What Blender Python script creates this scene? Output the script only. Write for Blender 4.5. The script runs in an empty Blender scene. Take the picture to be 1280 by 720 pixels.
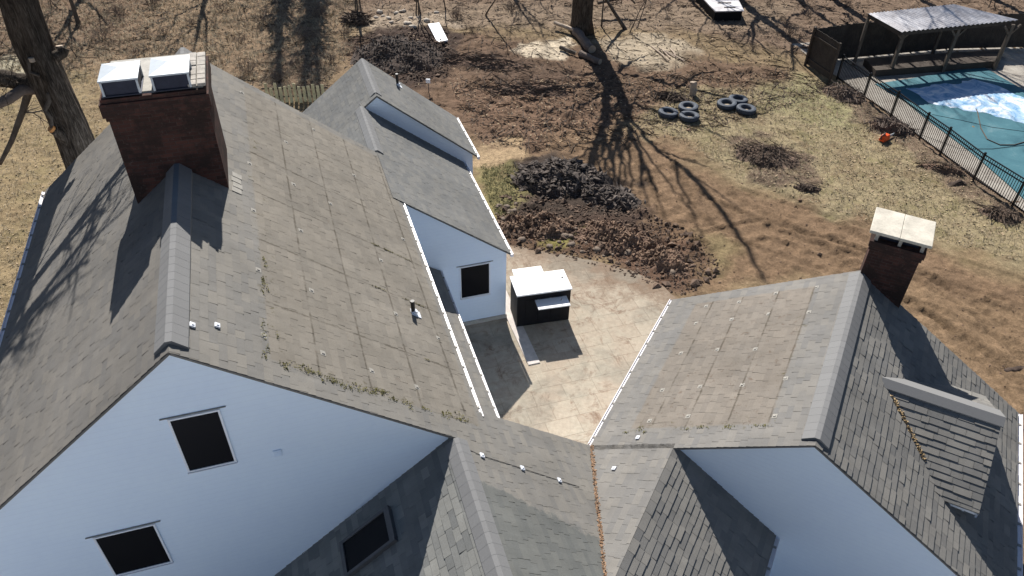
import bpy, bmesh, math, random
import numpy as np
from mathutils import Vector, Matrix
R = math.radians
scene = bpy.context.scene
COL = scene.collection
random.seed(7)

# ------------------------------------------------------------------ camera
F_PX = 954.67; PITCH = R(39.296); ROLL = R(1.225); CAM_H = 16.0
cp, sp = math.cos(PITCH), math.sin(PITCH)
fw = np.array([0, cp, -sp]); _r = np.array([1., 0, 0]); _u = np.array([0, sp, cp])
cr, sr = math.cos(ROLL), math.sin(ROLL)
RT = cr*_r + sr*_u; UP = -sr*_r + cr*_u
CAM = np.array([0, 0, CAM_H])
cam_d = bpy.data.cameras.new('camera'); cam = bpy.data.objects.new('camera', cam_d); COL.objects.link(cam)
cam_d.sensor_width = 36; cam_d.lens = 36*F_PX/1280; cam_d.clip_start = .1; cam_d.clip_end = 2000
m = Matrix.Identity(4)
for i in range(3):
    m[i][0] = RT[i]; m[i][1] = UP[i]; m[i][2] = -fw[i]; m[i][3] = CAM[i]
cam.matrix_world = m
scene.camera = cam
scene.render.resolution_x = 1024; scene.render.resolution_y = 576

# ------------------------------------------------------------------ sky, sun, exposure
SUN_EL = R(40.2); SHADOW_AZ = R(167.8)
world = bpy.data.worlds.new('World'); scene.world = world; world.use_nodes = True
nt = world.node_tree; bg = nt.nodes['Background']
sky = nt.nodes.new('ShaderNodeTexSky'); sky.sky_type = 'NISHITA'; sky.sun_disc = False
sky.sun_elevation = SUN_EL; sky.sun_rotation = SHADOW_AZ + math.pi
sky.air_density = 1.0; sky.dust_density = 0.6; sky.ozone_density = 3.0
nt.links.new(sky.outputs[0], bg.inputs[0]); bg.inputs[1].default_value = 0.05
sd = bpy.data.lights.new('sun', 'SUN'); sd.energy = 5.0; sd.angle = R(0.45); sd.color = (1.0, .955, .89)
sun = bpy.data.objects.new('sun', sd); COL.objects.link(sun)
SUNDIR = Vector((math.sin(SHADOW_AZ)*math.cos(SUN_EL), math.cos(SHADOW_AZ)*math.cos(SUN_EL), -math.sin(SUN_EL)))
sun.rotation_euler = SUNDIR.to_track_quat('-Z', 'Y').to_euler(); sun.location = (-5, 30, 40)
vs = scene.view_settings; vs.view_transform = 'Standard'; vs.look = 'None'; vs.exposure = 0.62; vs.gamma = 1.0
scene.render.engine = 'CYCLES'

# ------------------------------------------------------------------ picking ground positions (metres on the ground)
def gp(x, y, z=0.0):
    d = fw*F_PX + RT*(x-640) - UP*(y-360)
    t = (z-CAM_H)/d[2]
    return Vector(CAM + d*t)

# ------------------------------------------------------------------ materials
MATS = {}
def nd(t, typ, **kw):
    n = t.nodes.new(typ)
    for k, v in kw.items():
        if k == 'op': n.operation = v
        elif k == 'blend': n.blend_type = v
        else: setattr(n, k, v)
    return n
def mix(t, fac, a, b, blend='MIX'):
    n = t.nodes.new('ShaderNodeMix'); n.data_type = 'RGBA'; n.blend_type = blend
    for s, v in ((n.inputs[0], fac), (n.inputs[6], a), (n.inputs[7], b)):
        if hasattr(v, 'is_linked') or hasattr(v, 'links'): t.links.new(v, s)
        else: s.default_value = v if not isinstance(v, tuple) else (*v, 1) if len(v) == 3 else v
    return n.outputs[2]
def math_(t, op, a, b=0.0, c=None):
    n = t.nodes.new('ShaderNodeMath'); n.operation = op
    for s, v in zip(n.inputs, (a, b, c)):
        if v is None: continue
        if hasattr(v, 'links'): t.links.new(v, s)
        else: s.default_value = v
    return n.outputs[0]
def noise(t, scale, detail=4, rough=.55, vec=None, dist=0.0):
    n = t.nodes.new('ShaderNodeTexNoise'); n.inputs['Scale'].default_value = scale
    n.inputs['Detail'].default_value = detail; n.inputs['Roughness'].default_value = rough
    n.inputs['Distortion'].default_value = dist
    if vec is not None: t.links.new(vec, n.inputs['Vector'])
    return n.outputs['Fac']
def ramp(t, fac, stops, interp='LINEAR'):
    n = t.nodes.new('ShaderNodeValToRGB'); n.color_ramp.interpolation = interp
    e = n.color_ramp.elements
    while len(e) < len(stops): e.new(.5)
    for el, (p, c) in zip(e, stops):
        el.position = p
        el.color = (c, c, c, 1) if not isinstance(c, tuple) else (*c, 1)
    t.links.new(fac, n.inputs[0]); return n.outputs[0]
def sstep(t, x, a, b):
    n = t.nodes.new('ShaderNodeMapRange'); n.interpolation_type = 'SMOOTHSTEP'
    n.inputs['From Min'].default_value = a; n.inputs['From Max'].default_value = b
    t.links.new(x, n.inputs['Value']); return n.outputs[0]
def newmat(name, rough=.8, metal=0.0, spec=.5):
    mt = bpy.data.materials.new(name); mt.use_nodes = True
    t = mt.node_tree; b = t.nodes['Principled BSDF']
    b.inputs['Roughness'].default_value = rough; b.inputs['Metallic'].default_value = metal
    b.inputs['Specular IOR Level'].default_value = spec
    MATS[name] = mt
    return mt, t, b
def bump(t, b, h, dist=.01, strength=1.0):
    n = t.nodes.new('ShaderNodeBump'); n.inputs['Distance'].default_value = dist; n.inputs['Strength'].default_value = strength
    t.links.new(h, n.inputs['Height']); t.links.new(n.outputs[0], b.inputs['Normal'])
def objco(t):
    n = t.nodes.new('ShaderNodeTexCoord'); return n.outputs['Object']
def simple(name, col, rough=.7, metal=0, var=.25, scale=6, spec=.4, bmp=0.0, scale2=None):
    mt, t, b = newmat(name, rough, metal, spec)
    co = objco(t)
    n1 = noise(t, scale, 5, .6, co)
    n2 = noise(t, scale2 or scale*7, 3, .6, co)
    f = math_(t, 'ADD', math_(t, 'MULTIPLY', n1, .65), math_(t, 'MULTIPLY', n2, .35))
    c = ramp(t, f, [(.3, tuple(x*(1-var) for x in col)), (.7, tuple(min(1, x*(1+var)) for x in col))])
    t.links.new(c, b.inputs['Base Color'])
    if bmp: bump(t, b, f, bmp)
    return mt

def shingle_mat(name, base, tan=None, solar=None, uv_dark=None, tv=.15, spk=.25):
    """asphalt shingle; 'tone' varies per tab; UV are metres in the roof plane.
    solar: (u0,u1,v0,v1) area once covered by panels, weathered browner, with grime lines."""
    mt, t, b = newmat(name, .92, 0, .06)
    at = nd(t, 'ShaderNodeAttribute'); at.attribute_name = 'tone'
    tone = at.outputs['Fac']
    uv = nd(t, 'ShaderNodeUVMap'); uv.uv_map = 'uv'
    sep = nd(t, 'ShaderNodeSeparateXYZ'); t.links.new(uv.outputs[0], sep.inputs[0])
    U, V = sep.outputs[0], sep.outputs[1]
    co = objco(t)
    gran = noise(t, 190, 2, .8, co)
    big = noise(t, .55, 4, .6, co); mid = noise(t, 3.2, 5, .65, co)
    # streaks running down the slope
    mp = nd(t, 'ShaderNodeMapping'); mp.inputs['Scale'].default_value = (2.4, .22, 1); t.links.new(uv.outputs[0], mp.inputs[0])
    streak = noise(t, 1.4, 5, .65, mp.outputs[0])
    col = (*base, 1)
    f = math_(t, 'ADD', math_(t, 'MULTIPLY', tone, tv), 1-tv*.6)
    f = math_(t, 'MULTIPLY', f, math_(t, 'ADD', math_(t, 'MULTIPLY', gran, .9), .55))
    f = math_(t, 'MULTIPLY', f, math_(t, 'ADD', math_(t, 'MULTIPLY', big, .5), .72))
    f = math_(t, 'MULTIPLY', f, math_(t, 'ADD', math_(t, 'MULTIPLY', streak, .42), .79))
    f = math_(t, 'MULTIPLY', f, math_(t, 'ADD', math_(t, 'MULTIPLY', mid, .28), .86))
    c0 = mix(t, tone, col, (base[0]*1.04, base[1]*1.01, base[2]*.96, 1))
    if solar:
        u0, u1, v0, v1, ulines, vlines = solar
        wob = math_(t, 'MULTIPLY', math_(t, 'SUBTRACT', noise(t, 5, 4, .7, co), .5), .10)
        Uw = math_(t, 'ADD', U, wob); Vw = math_(t, 'ADD', V, wob)
        def box(x, a, bb, s): return math_(t, 'MULTIPLY', sstep(t, x, a-s, a+s), math_(t, 'SUBTRACT', 1.0, sstep(t, x, bb-s, bb+s)))
        area = math_(t, 'MULTIPLY', box(Uw, u0, u1, .04), box(Vw, v0, v1, .04))
        tanv = math_(t, 'MULTIPLY', area, math_(t, 'ADD', .5, math_(t, 'MULTIPLY', noise(t, 1.3, 5, .6, co), .6)))
        c0 = mix(t, tanv, c0, (*tan, 1))
        grime = None
        dn = sstep(t, noise(t, 2.6, 4, .7, co), .36, .58)
        wob2 = math_(t, 'MULTIPLY', math_(t, 'SUBTRACT', noise(t, 9, 3, .7, co), .5), .05)
        for X, L in ((U, ulines), (V, vlines)):
            Xw = math_(t, 'ADD', X, wob2)
            for l in L:
                g = math_(t, 'SUBTRACT', 1.0, sstep(t, math_(t, 'ABSOLUTE', math_(t, 'SUBTRACT', Xw, l)), .008, .035))
                grime = g if grime is None else math_(t, 'MAXIMUM', grime, g)
        grime = math_(t, 'MULTIPLY', math_(t, 'MULTIPLY', grime, area), math_(t, 'ADD', math_(t, 'MULTIPLY', dn, .5), .06))
        c0 = mix(t, grime, c0, (.05, .042, .03, 1))
        # lichen and grime at the lower and front margin of that area
        sp_ = sstep(t, noise(t, 7, 5, .75, co), .56, .68)
        edge = math_(t, 'MAXIMUM', math_(t, 'MULTIPLY', box(Uw, u0-.12, u0+.22, .12), box(V, v0, v1, .1)), math_(t, 'MULTIPLY', box(Vw, v0-.1, v0+.25, .12), box(U, u0, u1, .1)))
        c0 = mix(t, math_(t, 'MULTIPLY', math_(t, 'MULTIPLY', sp_, edge), .75), c0, (.085, .075, .035, 1))
        sp2 = sstep(t, noise(t, 6, 6, .8, co, .6), .57, .66)
        c0 = mix(t, math_(t, 'MULTIPLY', math_(t, 'MULTIPLY', sp2, area), spk), c0, (.11, .075, .055, 1))
    if uv_dark:
        wob = math_(t, 'MULTIPLY', math_(t, 'SUBTRACT', noise(t, 2.2, 6, .85, co), .5), .9)
        # darker patch with a ragged edge; its border runs along slope coordinates u + k v = c
        lin = math_(t, 'ADD', math_(t, 'ADD', math_(t, 'MULTIPLY', U, uv_dark[0]), math_(t, 'MULTIPLY', V, uv_dark[1])), wob)
        a = math_(t, 'SUBTRACT', 1.0, sstep(t, lin, uv_dark[2]-.04, uv_dark[2]+.04))
        a = math_(t, 'MULTIPLY', a, sstep(t, V, 5.0, 5.15))
        c0 = mix(t, math_(t, 'MULTIPLY', a, .55), c0, (.10, .115, .115, 1))
    vm = nd(t, 'ShaderNodeVectorMath', op='SCALE'); t.links.new(c0, vm.inputs[0]); t.links.new(f, vm.inputs['Scale'])
    t.links.new(vm.outputs[0], b.inputs['Base Color'])
    bump(t, b, gran, .003, .8)
    return mt
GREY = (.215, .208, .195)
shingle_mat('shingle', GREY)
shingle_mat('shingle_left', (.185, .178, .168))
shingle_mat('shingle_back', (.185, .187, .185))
shingle_mat('shingle_dark', (.215, .21, .20), tv=.26)
shingle_mat('shingle_close', (.21, .215, .21), tv=.38)
# A right slope: u = along ridge (0 at front), v = down slope
SL = math.hypot(1, .802)
shingle_mat('shingle_panel_marks', GREY, (.226, .204, .172),
            (.50, 10.75, 1.22*SL, 4.55*SL, [1.98, 3.85, 5.6, 7.25, 9.1], [1.9*SL, 2.68*SL, 3.5*SL, 4.32*SL]), (1.0, .28, .62))
shingle_mat('shingle_panel_marks_small', (.20, .195, .188), (.208, .182, .154),
            (.62, 5.35, .98, 4.05, [], [1.0, 1.85, 2.75, 3.55]), spk=.6)

def cap_mat():
    mt, t, b = newmat('ridge_cap', .85, 0, .25)
    at = nd(t, 'ShaderNodeAttribute'); at.attribute_name = 'tone'
    g = noise(t, 160, 2, .8, objco(t))
    f = math_(t, 'MULTIPLY', math_(t, 'ADD', math_(t, 'MULTIPLY', at.outputs['Fac'], .08), .93), math_(t, 'ADD', math_(t, 'MULTIPLY', g, .6), .7))
    vm = nd(t, 'ShaderNodeVectorMath', op='SCALE'); vm.inputs[0].default_value = (.20, .20, .20); t.links.new(f, vm.inputs['Scale'])
    t.links.new(vm.outputs[0], b.inputs['Base Color']); bump(t, b, g, .003, .6)
cap_mat()

def siding():
    mt, t, b = newmat('white_siding', .55, 0, .4)
    g = nd(t, 'ShaderNodeNewGeometry'); s = nd(t, 'ShaderNodeSeparateXYZ'); t.links.new(g.outputs['Position'], s.inputs[0])
    z = math_(t, 'DIVIDE', s.outputs[2], .115)
    fr = math_(t, 'FRACT', z)
    n1 = noise(t, .9, 5, .6, objco(t)); n2 = noise(t, 9, 4, .6, objco(t))
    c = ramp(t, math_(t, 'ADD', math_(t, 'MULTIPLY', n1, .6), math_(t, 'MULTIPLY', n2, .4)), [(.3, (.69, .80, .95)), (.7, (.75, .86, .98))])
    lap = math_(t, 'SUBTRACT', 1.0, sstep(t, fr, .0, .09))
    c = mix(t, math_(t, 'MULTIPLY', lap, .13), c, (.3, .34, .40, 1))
    t.links.new(c, b.inputs['Base Color'])
    bump(t, b, math_(t, 'SUBTRACT', 1.0, fr), .012, .5)
siding()
simple('white_trim', (.78, .81, .86), .45, 0, .05, 3)
simple('old_mount', (.31, .295, .265), .85, 0, .25, 9)
simple('gutter_white', (.83, .80, .82), .35, 0, .08, 5)
def brick():
    mt, t, b = newmat('chimney_brick', .9, 0, .15)
    uv = nd(t, 'ShaderNodeUVMap'); uv.uv_map = 'uv'
    br = nd(t, 'ShaderNodeTexBrick'); t.links.new(uv.outputs[0], br.inputs['Vector'])
    br.inputs['Scale'].default_value = 1; br.inputs['Brick Width'].default_value = .215; br.inputs['Row Height'].default_value = .075
    br.inputs['Mortar Size'].default_value = .006; br.inputs['Mortar Smooth'].default_value = .4
    br.inputs['Color1'].default_value = (.115, .052, .042, 1); br.inputs['Color2'].default_value = (.055, .029, .025, 1); br.inputs['Mortar'].default_value = (.085, .068, .06, 1)
    n = noise(t, 2.5, 5, .7, objco(t))
    c = mix(t, sstep(t, n, .40, .62), br.outputs['Color'], (.045, .03, .026, 1))
    c = mix(t, math_(t, 'MULTIPLY', sstep(t, noise(t, 9, 4, .8, objco(t)), .60, .70), .5), c, (.16, .13, .12, 1))
    t.links.new(c, b.inputs['Base Color']); bump(t, b, math_(t, 'SUBTRACT', 1.0, br.outputs['Fac']), .006, .8)
brick()
simple('brick_cap_stone', (.40, .37, .33), .9, 0, .45, 5, bmp=.01)
simple('crown_concrete', (.42, .40, .36), .9, 0, .3, 4, bmp=.008)
simple('slab_concrete', (.56, .52, .44), .85, 0, .28, 3, bmp=.006)
simple('galvanised_metal', (.52, .57, .62), .45, .1, .15, 3, spec=.6)
simple('flue_dark', (.03, .035, .06), .6, .3, .3, 8)
def glass():
    mt, t, b = newmat('dark_glass', .06, 0, .5)
    b.inputs['Base Color'].default_value = (.008, .008, .010, 1)
    b.inputs['Specular IOR Level'].default_value = .12; b.inputs['Roughness'].default_value = .35
glass()
simple('skylight_frame', (.10, .10, .105), .5, .2, .2, 6)
simple('black_rubber', (.012, .012, .013), .5, 0, .2, 6)
simple('moss', (.13, .12, .035), .95, 0, .5, 20, bmp=.01)
simple('dead_leaves', (.30, .185, .11), .8, 0, .45, 15)
simple('dead_leaves_pale', (.38, .27, .14), .8, 0, .4, 15)
simple('bark', (.095, .077, .062), .95, 0, .5, 3, bmp=.03, scale2=14)
def bark():
    mt, t, b = newmat('bark_furrowed', .95, 0, .15)
    mp = nd(t, 'ShaderNodeMapping'); mp.inputs['Scale'].default_value = (1, 1, .14); t.links.new(objco(t), mp.inputs[0])
    n = noise(t, 16, 5, .7, mp.outputs[0], 1.2); n2 = noise(t, 3, 4, .6, objco(t))
    c = ramp(t, math_(t, 'ADD', math_(t, 'MULTIPLY', n, .8), math_(t, 'MULTIPLY', n2, .2)), [(.36, (.02, .016, .013)), (.5, (.07, .055, .043)), (.66, (.17, .14, .115))])
    t.links.new(c, b.inputs['Base Color']); bump(t, b, n, .07, 1)
bark()
simple('pale_wood', (.42, .33, .25), .8, 0, .3, 4)
simple('cut_orange_wood', (.55, .25, .08), .7, 0, .3, 9)
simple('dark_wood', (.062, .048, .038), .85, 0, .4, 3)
simple('post_wood', (.12, .095, .075), .85, 0, .35, 5)
simple('dry_twig', (.105, .075, .055), .9, 0, .45, 3)
simple('grey_twig', (.15, .115, .095), .9, 0, .4, 3)
simple('mulch', (.06, .045, .037), .95, 0, .6, 9, bmp=.02)
simple('mulch_chunk', (.10, .08, .068), .9, 0, .9, 2.6, scale2=9)
simple('wet_soil', (.06, .04, .03), .95, 0, .6, 3, bmp=.03)
simple('soil', (.18, .118, .08), .95, 0, .6, 2.0, bmp=.03)
simple('churn_soil', (.125, .084, .06), .95, 0, .7, 1.5)
simple('red_soil', (.145, .09, .062), .95, 0, .45, 4, bmp=.03)
simple('field_stone', (.19, .145, .11), .85, 0, .35, 5, bmp=.02)
simple('tyre_rubber', (.055, .068, .09), .75, 0, .25, 4, spec=.4)
simple('sand', (.42, .33, .23), .95, 0, .3, 9)
simple('black_metal', (.012, .012, .014), .45, .2, .2, 6)
simple('black_paint', (.006, .006, .008), .6, 0, .3, 5, spec=.2)
simple('white_enamel', (.86, .86, .86), .3, 0, .04, 3)
def corr():
    mt, t, b = newmat('corrugated_roof', .45, .1, .5)
    n = noise(t, 1.1, 4, .7, objco(t))
    c = ramp(t, n, [(.35, (.42, .40, .41)), (.62, (.75, .73, .74))]); t.links.new(c, b.inputs['Base Color'])
corr()
simple('straw_blade', (.38, .31, .205), .9, 0, .3, .8)
simple('green_blade', (.18, .17, .075), .9, 0, .35, .8)
simple('orange_plastic', (.75, .09, .015), .4, 0, .15, 9)
simple('fence_board', (.055, .045, .038), .9, 0, .45, 2.2, bmp=.01)
simple('pale_board', (.46, .42, .26), .85, 0, .35, 3)
def pool_mat():
    mt, t, b = newmat('pool_cover', .7, 0, .3)
    co = objco(t)
    n = noise(t, .7, 5, .6, co, .6); n2 = noise(t, 12, 4, .6, co)
    c = ramp(t, math_(t, 'ADD', math_(t, 'MULTIPLY', n, .8), math_(t, 'MULTIPLY', n2, .2)), [(.3, (.03, .115, .15)), (.55, (.055, .165, .20)), (.72, (.14, .24, .27))])
    t.links.new(c, b.inputs['Base Color']); bump(t, b, n, .05, .6)
pool_mat()
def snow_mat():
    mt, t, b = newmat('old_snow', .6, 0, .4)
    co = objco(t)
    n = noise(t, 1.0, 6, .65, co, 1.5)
    c = ramp(t, n, [(.36, (.14, .33, .55)), (.49, (.42, .58, .75)), (.58, (.80, .83, .87))])  # bluish stops put the tint of shaded snow into the colour
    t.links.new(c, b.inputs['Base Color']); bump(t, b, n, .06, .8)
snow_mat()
def deck_mat():
    mt, t, b = newmat('pool_deck', .9, 0, .2)
    co = objco(t); n = noise(t, 1.1, 6, .7, co); n2 = noise(t, 12, 4, .7, co)
    c = ramp(t, math_(t, 'ADD', math_(t, 'MULTIPLY', n, .6), math_(t, 'MULTIPLY', n2, .4)), [(.32, (.16, .13, .11)), (.5, (.34, .31, .27)), (.68, (.44, .41, .36))])
    t.links.new(c, b.inputs['Base Color']); bump(t, b, n2, .01)
deck_mat()
def patio_mat():
    mt, t, b = newmat('patio_stone', .9, 0, .2)
    co = objco(t)
    rot = nd(t, 'ShaderNodeMapping'); rot.inputs['Rotation'].default_value = (0, 0, R(-18)); t.links.new(co, rot.inputs[0])
    jn = noise(t, 1.8, 3, .5, rot.outputs[0])
    br = nd(t, 'ShaderNodeTexBrick'); br.offset = .37; br.squash = .75; br.squash_frequency = 3
    br.inputs['Scale'].default_value = 1; br.inputs['Brick Width'].default_value = .92; br.inputs['Row Height'].default_value = .61
    br.inputs['Mortar Size'].default_value = .010; br.inputs['Mortar Smooth'].default_value = .8; br.inputs['Bias'].default_value = 0
    br.inputs['Color1'].default_value = (.37, .30, .235, 1); br.inputs['Color2'].default_value = (.43, .365, .29, 1); br.inputs['Mortar'].default_value = (.31, .24, .18, 1)
    t.links.new(rot.outputs[0], br.inputs['Vector'])
    n = noise(t, .9, 6, .68, co, .8); n2 = noise(t, 7, 5, .7, co); n3 = noise(t, 45, 3, .7, co)
    c = mix(t, sstep(t, n, .38, .66), br.outputs['Color'], (.40, .35, .28, 1))
    st = sstep(t, noise(t, 1.1, 7, .78, co, 1.0), .50, .66)
    c = mix(t, math_(t, 'MULTIPLY', st, .9), c, (.20, .13, .09, 1))
    sxyz = nd(t, 'ShaderNodeSeparateXYZ'); t.links.new(co, sxyz.inputs[0])
    ed = math_(t, 'ADD', math_(t, 'ADD', math_(t, 'MULTIPLY', sxyz.outputs[0], .44), math_(t, 'MULTIPLY', sxyz.outputs[1], .9)), math_(t, 'MULTIPLY', math_(t, 'SUBTRACT', noise(t, 1.4, 6, .8, co), .5), 4.2))
    c = mix(t, math_(t, 'MULTIPLY', sstep(t, ed, 18.5, 19.9), .8), c, (.19, .13, .09, 1))
    gs = sstep(t, noise(t, .55, 3, .6, co), .48, .62)
    c = mix(t, math_(t, 'MULTIPLY', gs, .5), c, (.25, .23, .19, 1))
    f = math_(t, 'MULTIPLY', math_(t, 'ADD', math_(t, 'MULTIPLY', n2, .7), .65), math_(t, 'ADD', math_(t, 'MULTIPLY', n3, .5), .75))
    vm = nd(t, 'ShaderNodeVectorMath', op='SCALE'); t.links.new(c, vm.inputs[0]); t.links.new(f, vm.inputs['Scale'])
    dk = mix(t, 1.0, vm.outputs[0], (.98, .98, .96, 1), 'MULTIPLY')
    t.links.new(dk, b.inputs['Base Color'])
    bump(t, b, math_(t, 'SUBTRACT', n2, math_(t, 'MULTIPLY', br.outputs['Fac'], .8)), .012, .8)
patio_mat()
simple('walk_concrete', (.55, .50, .46), .9, 0, .25, 5, bmp=.008)
simple('bounce_white', (.86, .87, .89), .8, 0, .05, 2, bmp=.02)  # white for the added sheet that reflects fill light at the walls
def ground_mat():
    mt, t, b = newmat('yard_ground', .95, 0, .1)
    at = nd(t, 'ShaderNodeAttribute'); at.attribute_name = 'gcol'
    am = nd(t, 'ShaderNodeAttribute'); am.attribute_name = 'grass'
    co = objco(t)
    n1 = noise(t, 1.6, 7, .72, co, .6); n2 = noise(t, 7, 6, .75, co, .4); n3 = noise(t, 26, 4, .75, co)
    # fine dark twigs and litter: thin ridges of distorted noise
    r1 = math_(t, 'ABSOLUTE', math_(t, 'SUBTRACT', noise(t, 3.2, 4, .6, co, 2.2), .5))
    litter = math_(t, 'MULTIPLY', math_(t, 'SUBTRACT', 1.0, sstep(t, r1, .003, .02)), sstep(t, noise(t, .8, 3, .6, co), .42, .6))
    f = math_(t, 'ADD', math_(t, 'ADD', math_(t, 'MULTIPLY', n1, .75), math_(t, 'MULTIPLY', n2, .95)), math_(t, 'MULTIPLY', n3, .8))
    f = math_(t, 'ADD', math_(t, 'MULTIPLY', f, 1.95), -1.42)
    f = math_(t, 'MAXIMUM', f, .16)
    vm = nd(t, 'ShaderNodeVectorMath', op='SCALE'); t.links.new(at.outputs['Color'], vm.inputs[0]); t.links.new(f, vm.inputs['Scale'])
    c = mix(t, math_(t, 'MULTIPLY', litter, .6), vm.outputs[0], (.045, .03, .022, 1))
    pale = sstep(t, n2, .60, .70)
    c = mix(t, math_(t, 'MULTIPLY', math_(t, 'MULTIPLY', pale, sstep(t, n1, .45, .6)), math_(t, 'ADD', math_(t, 'MULTIPLY', am.outputs['Fac'], .5), .12)), c, (.50, .41, .26, 1))
    # green growth where grass survives
    bp = math_(t, 'MULTIPLY', sstep(t, noise(t, .45, 7, .72, co, .8), .50, .60), am.outputs['Fac'])
    c = mix(t, math_(t, 'MULTIPLY', bp, .65), c, (.16, .105, .065, 1))
    gr = math_(t, 'MULTIPLY', sstep(t, noise(t, .9, 5, .7, co, .5), .50, .64), am.outputs['Fac'])
    c = mix(t, math_(t, 'MULTIPLY', gr, .55), c, (.17, .155, .065, 1))
    t.links.new(c, b.inputs['Base Color'])
    bump(t, b, math_(t, 'ADD', math_(t, 'MULTIPLY', n2, .6), math_(t, 'MULTIPLY', n3, .4)), .09, .8)
ground_mat()

# ------------------------------------------------------------------ mesh helpers
class MB:
    def __init__(s): s.v = []; s.f = []; s.uv = []; s.tone = []; s.mi = []
    def quad(s, pts, uv=None, tone=.5, mi=0):
        i = len(s.v); s.v += [Vector(p) for p in pts]; s.f.append(tuple(range(i, i+len(pts))))
        s.uv.append(uv or [(0, 0)]*len(pts)); s.tone.append(tone); s.mi.append(mi)
    def box(s, c, sx, sy, sz, X=Vector((1, 0, 0)), Y=Vector((0, 1, 0)), Z=Vector((0, 0, 1)), tone=.5, mi=0, taper=1.0):
        c = Vector(c); P = []
        for k, z in enumerate((-1, 1)):
            q = taper if k else 1
            for x, y in ((-1, -1), (1, -1), (1, 1), (-1, 1)): P.append(c + X*(x*sx/2*q) + Y*(y*sy/2*q) + Z*(z*sz/2))
        i = len(s.v); s.v += P
        faces = [((3, 2, 1, 0), sx, sy), ((4, 5, 6, 7), sx, sy), ((0, 1, 5, 4), sx, sz), ((1, 2, 6, 5), sy, sz), ((2, 3, 7, 6), sx, sz), ((3, 0, 4, 7), sy, sz)]
        for f, a, b in faces:
            s.f.append(tuple(i+j for j in f)); s.uv.append([(0, 0), (a, 0), (a, b), (0, b)]); s.tone.append(tone); s.mi.append(mi)
    def tube(s, pts, rad, n=8, cap=True, tone=.5, mi=0, jitter=0.0, rng=random):
        pts = [Vector(p) for p in pts]
        if not hasattr(rad, '__len__'): rad = [rad]*len(pts)
        rings = []; prev = None
        for i, p in enumerate(pts):
            d = (pts[min(i+1, len(pts)-1)] - pts[max(i-1, 0)])
            if d.length < 1e-6: d = Vector((0, 0, 1))
            d.normalize()
            a = prev if prev is not None else (Vector((1, 0, 0)) if abs(d.x) < .8 else Vector((0, 1, 0)))
            x = (a - d*a.dot(d)).normalized(); y = d.cross(x); prev = x
            ring = []
            for k in range(n):
                an = 2*math.pi*k/n; rr = rad[i]*(1 + (rng.uniform(-jitter, jitter) if jitter else 0))
                ring.append(len(s.v)); s.v.append(p + x*math.cos(an)*rr + y*math.sin(an)*rr)
            rings.append(ring)
        for a, b in zip(rings, rings[1:]):
            for k in range(n):
                s.f.append((a[k], a[(k+1) % n], b[(k+1) % n], b[k])); s.uv.append([(0, 0)]*4); s.tone.append(tone); s.mi.append(mi)
        if cap:
            s.f.append(tuple(reversed(rings[0]))); s.uv.append([(0, 0)]*n); s.tone.append(tone); s.mi.append(mi)
            s.f.append(tuple(rings[-1])); s.uv.append([(0, 0)]*n); s.tone.append(tone); s.mi.append(mi)
    def prism(s, poly, z0, z1):
        n = len(poly); i = len(s.v)
        s.v += [Vector((p[0], p[1], z0)) for p in poly] + [Vector((p[0], p[1], z1)) for p in poly]
        F = [tuple(range(i+n-1, i-1, -1)), tuple(range(i+n, i+2*n))] + [(i+k, i+(k+1) % n, i+n+(k+1) % n, i+n+k) for k in range(n)]
        for f in F: s.f.append(f); s.uv.append([(0, 0)]*len(f)); s.tone.append(.5); s.mi.append(0)
    def build(s, name, mats, parent=None, smooth=False, bevel=0, origin=None):
        org = parent.location.copy() if parent is not None and parent.type == 'EMPTY' else (Vector(parent['org']) if parent is not None else (Vector(origin) if origin is not None else Vector((0, 0, 0))))
        me = bpy.data.meshes.new(name)
        me.from_pydata([v - org for v in s.v], [], s.f)
        ul = me.uv_layers.new(name='uv'); k = 0
        flat = []
        for u in s.uv:
            for q in u: flat += [q[0], q[1]]
        ul.data.foreach_set('uv', flat)
        a = me.attributes.new('tone', 'FLOAT', 'FACE'); a.data.foreach_set('value', s.tone)
        mats = mats if isinstance(mats, (list, tuple)) else [mats]
        for q in mats: me.materials.append(MATS[q])
        me.polygons.foreach_set('material_index', s.mi)
        if smooth: me.polygons.foreach_set('use_smooth', [True]*len(me.polygons))
        me.update()
        o = bpy.data.objects.new(name, me); COL.objects.link(o)
        if parent is not None: o.parent = parent
        else: o.location = org
        o['org'] = tuple(org)
        if bevel:
            bv = o.modifiers.new('bevel', 'BEVEL'); bv.width = bevel; bv.segments = 2; bv.limit_method = 'ANGLE'
        return o
def thing(name, label, cat, loc, group=None):
    o = bpy.data.objects.new(name, None); COL.objects.link(o); o.location = loc; o.empty_display_size = .3
    o['label'] = label; o['category'] = cat
    if group: o['group'] = group
    return o
def tag(o, label=None, cat=None, group=None, kind=None):
    if label: o['label'] = label
    if cat: o['category'] = cat
    if group: o['group'] = group
    if kind: o['kind'] = kind
    return o

# ------------------------------------------------------------------ frames of the two house wings
class Frame:
    def __init__(s, ox, oy, az):
        s.o = Vector((ox, oy, 0)); s.X = Vector((math.cos(az), -math.sin(az), 0)); s.Y = Vector((math.sin(az), math.cos(az), 0)); s.Z = Vector((0, 0, 1))
    def p(s, x, y, z): return s.o + s.X*x + s.Y*y + s.Z*z
FA = Frame(-4.71, 7.51, R(-18.18))      # left wing, ridge z 8.58
FC = Frame(5.42, 8.76, R(26.78))        # right wing, ridge z 5.38

def gcell(r, c, s): 
    return random.Random(r*7919 + c*104729 + s*31).random()

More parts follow.
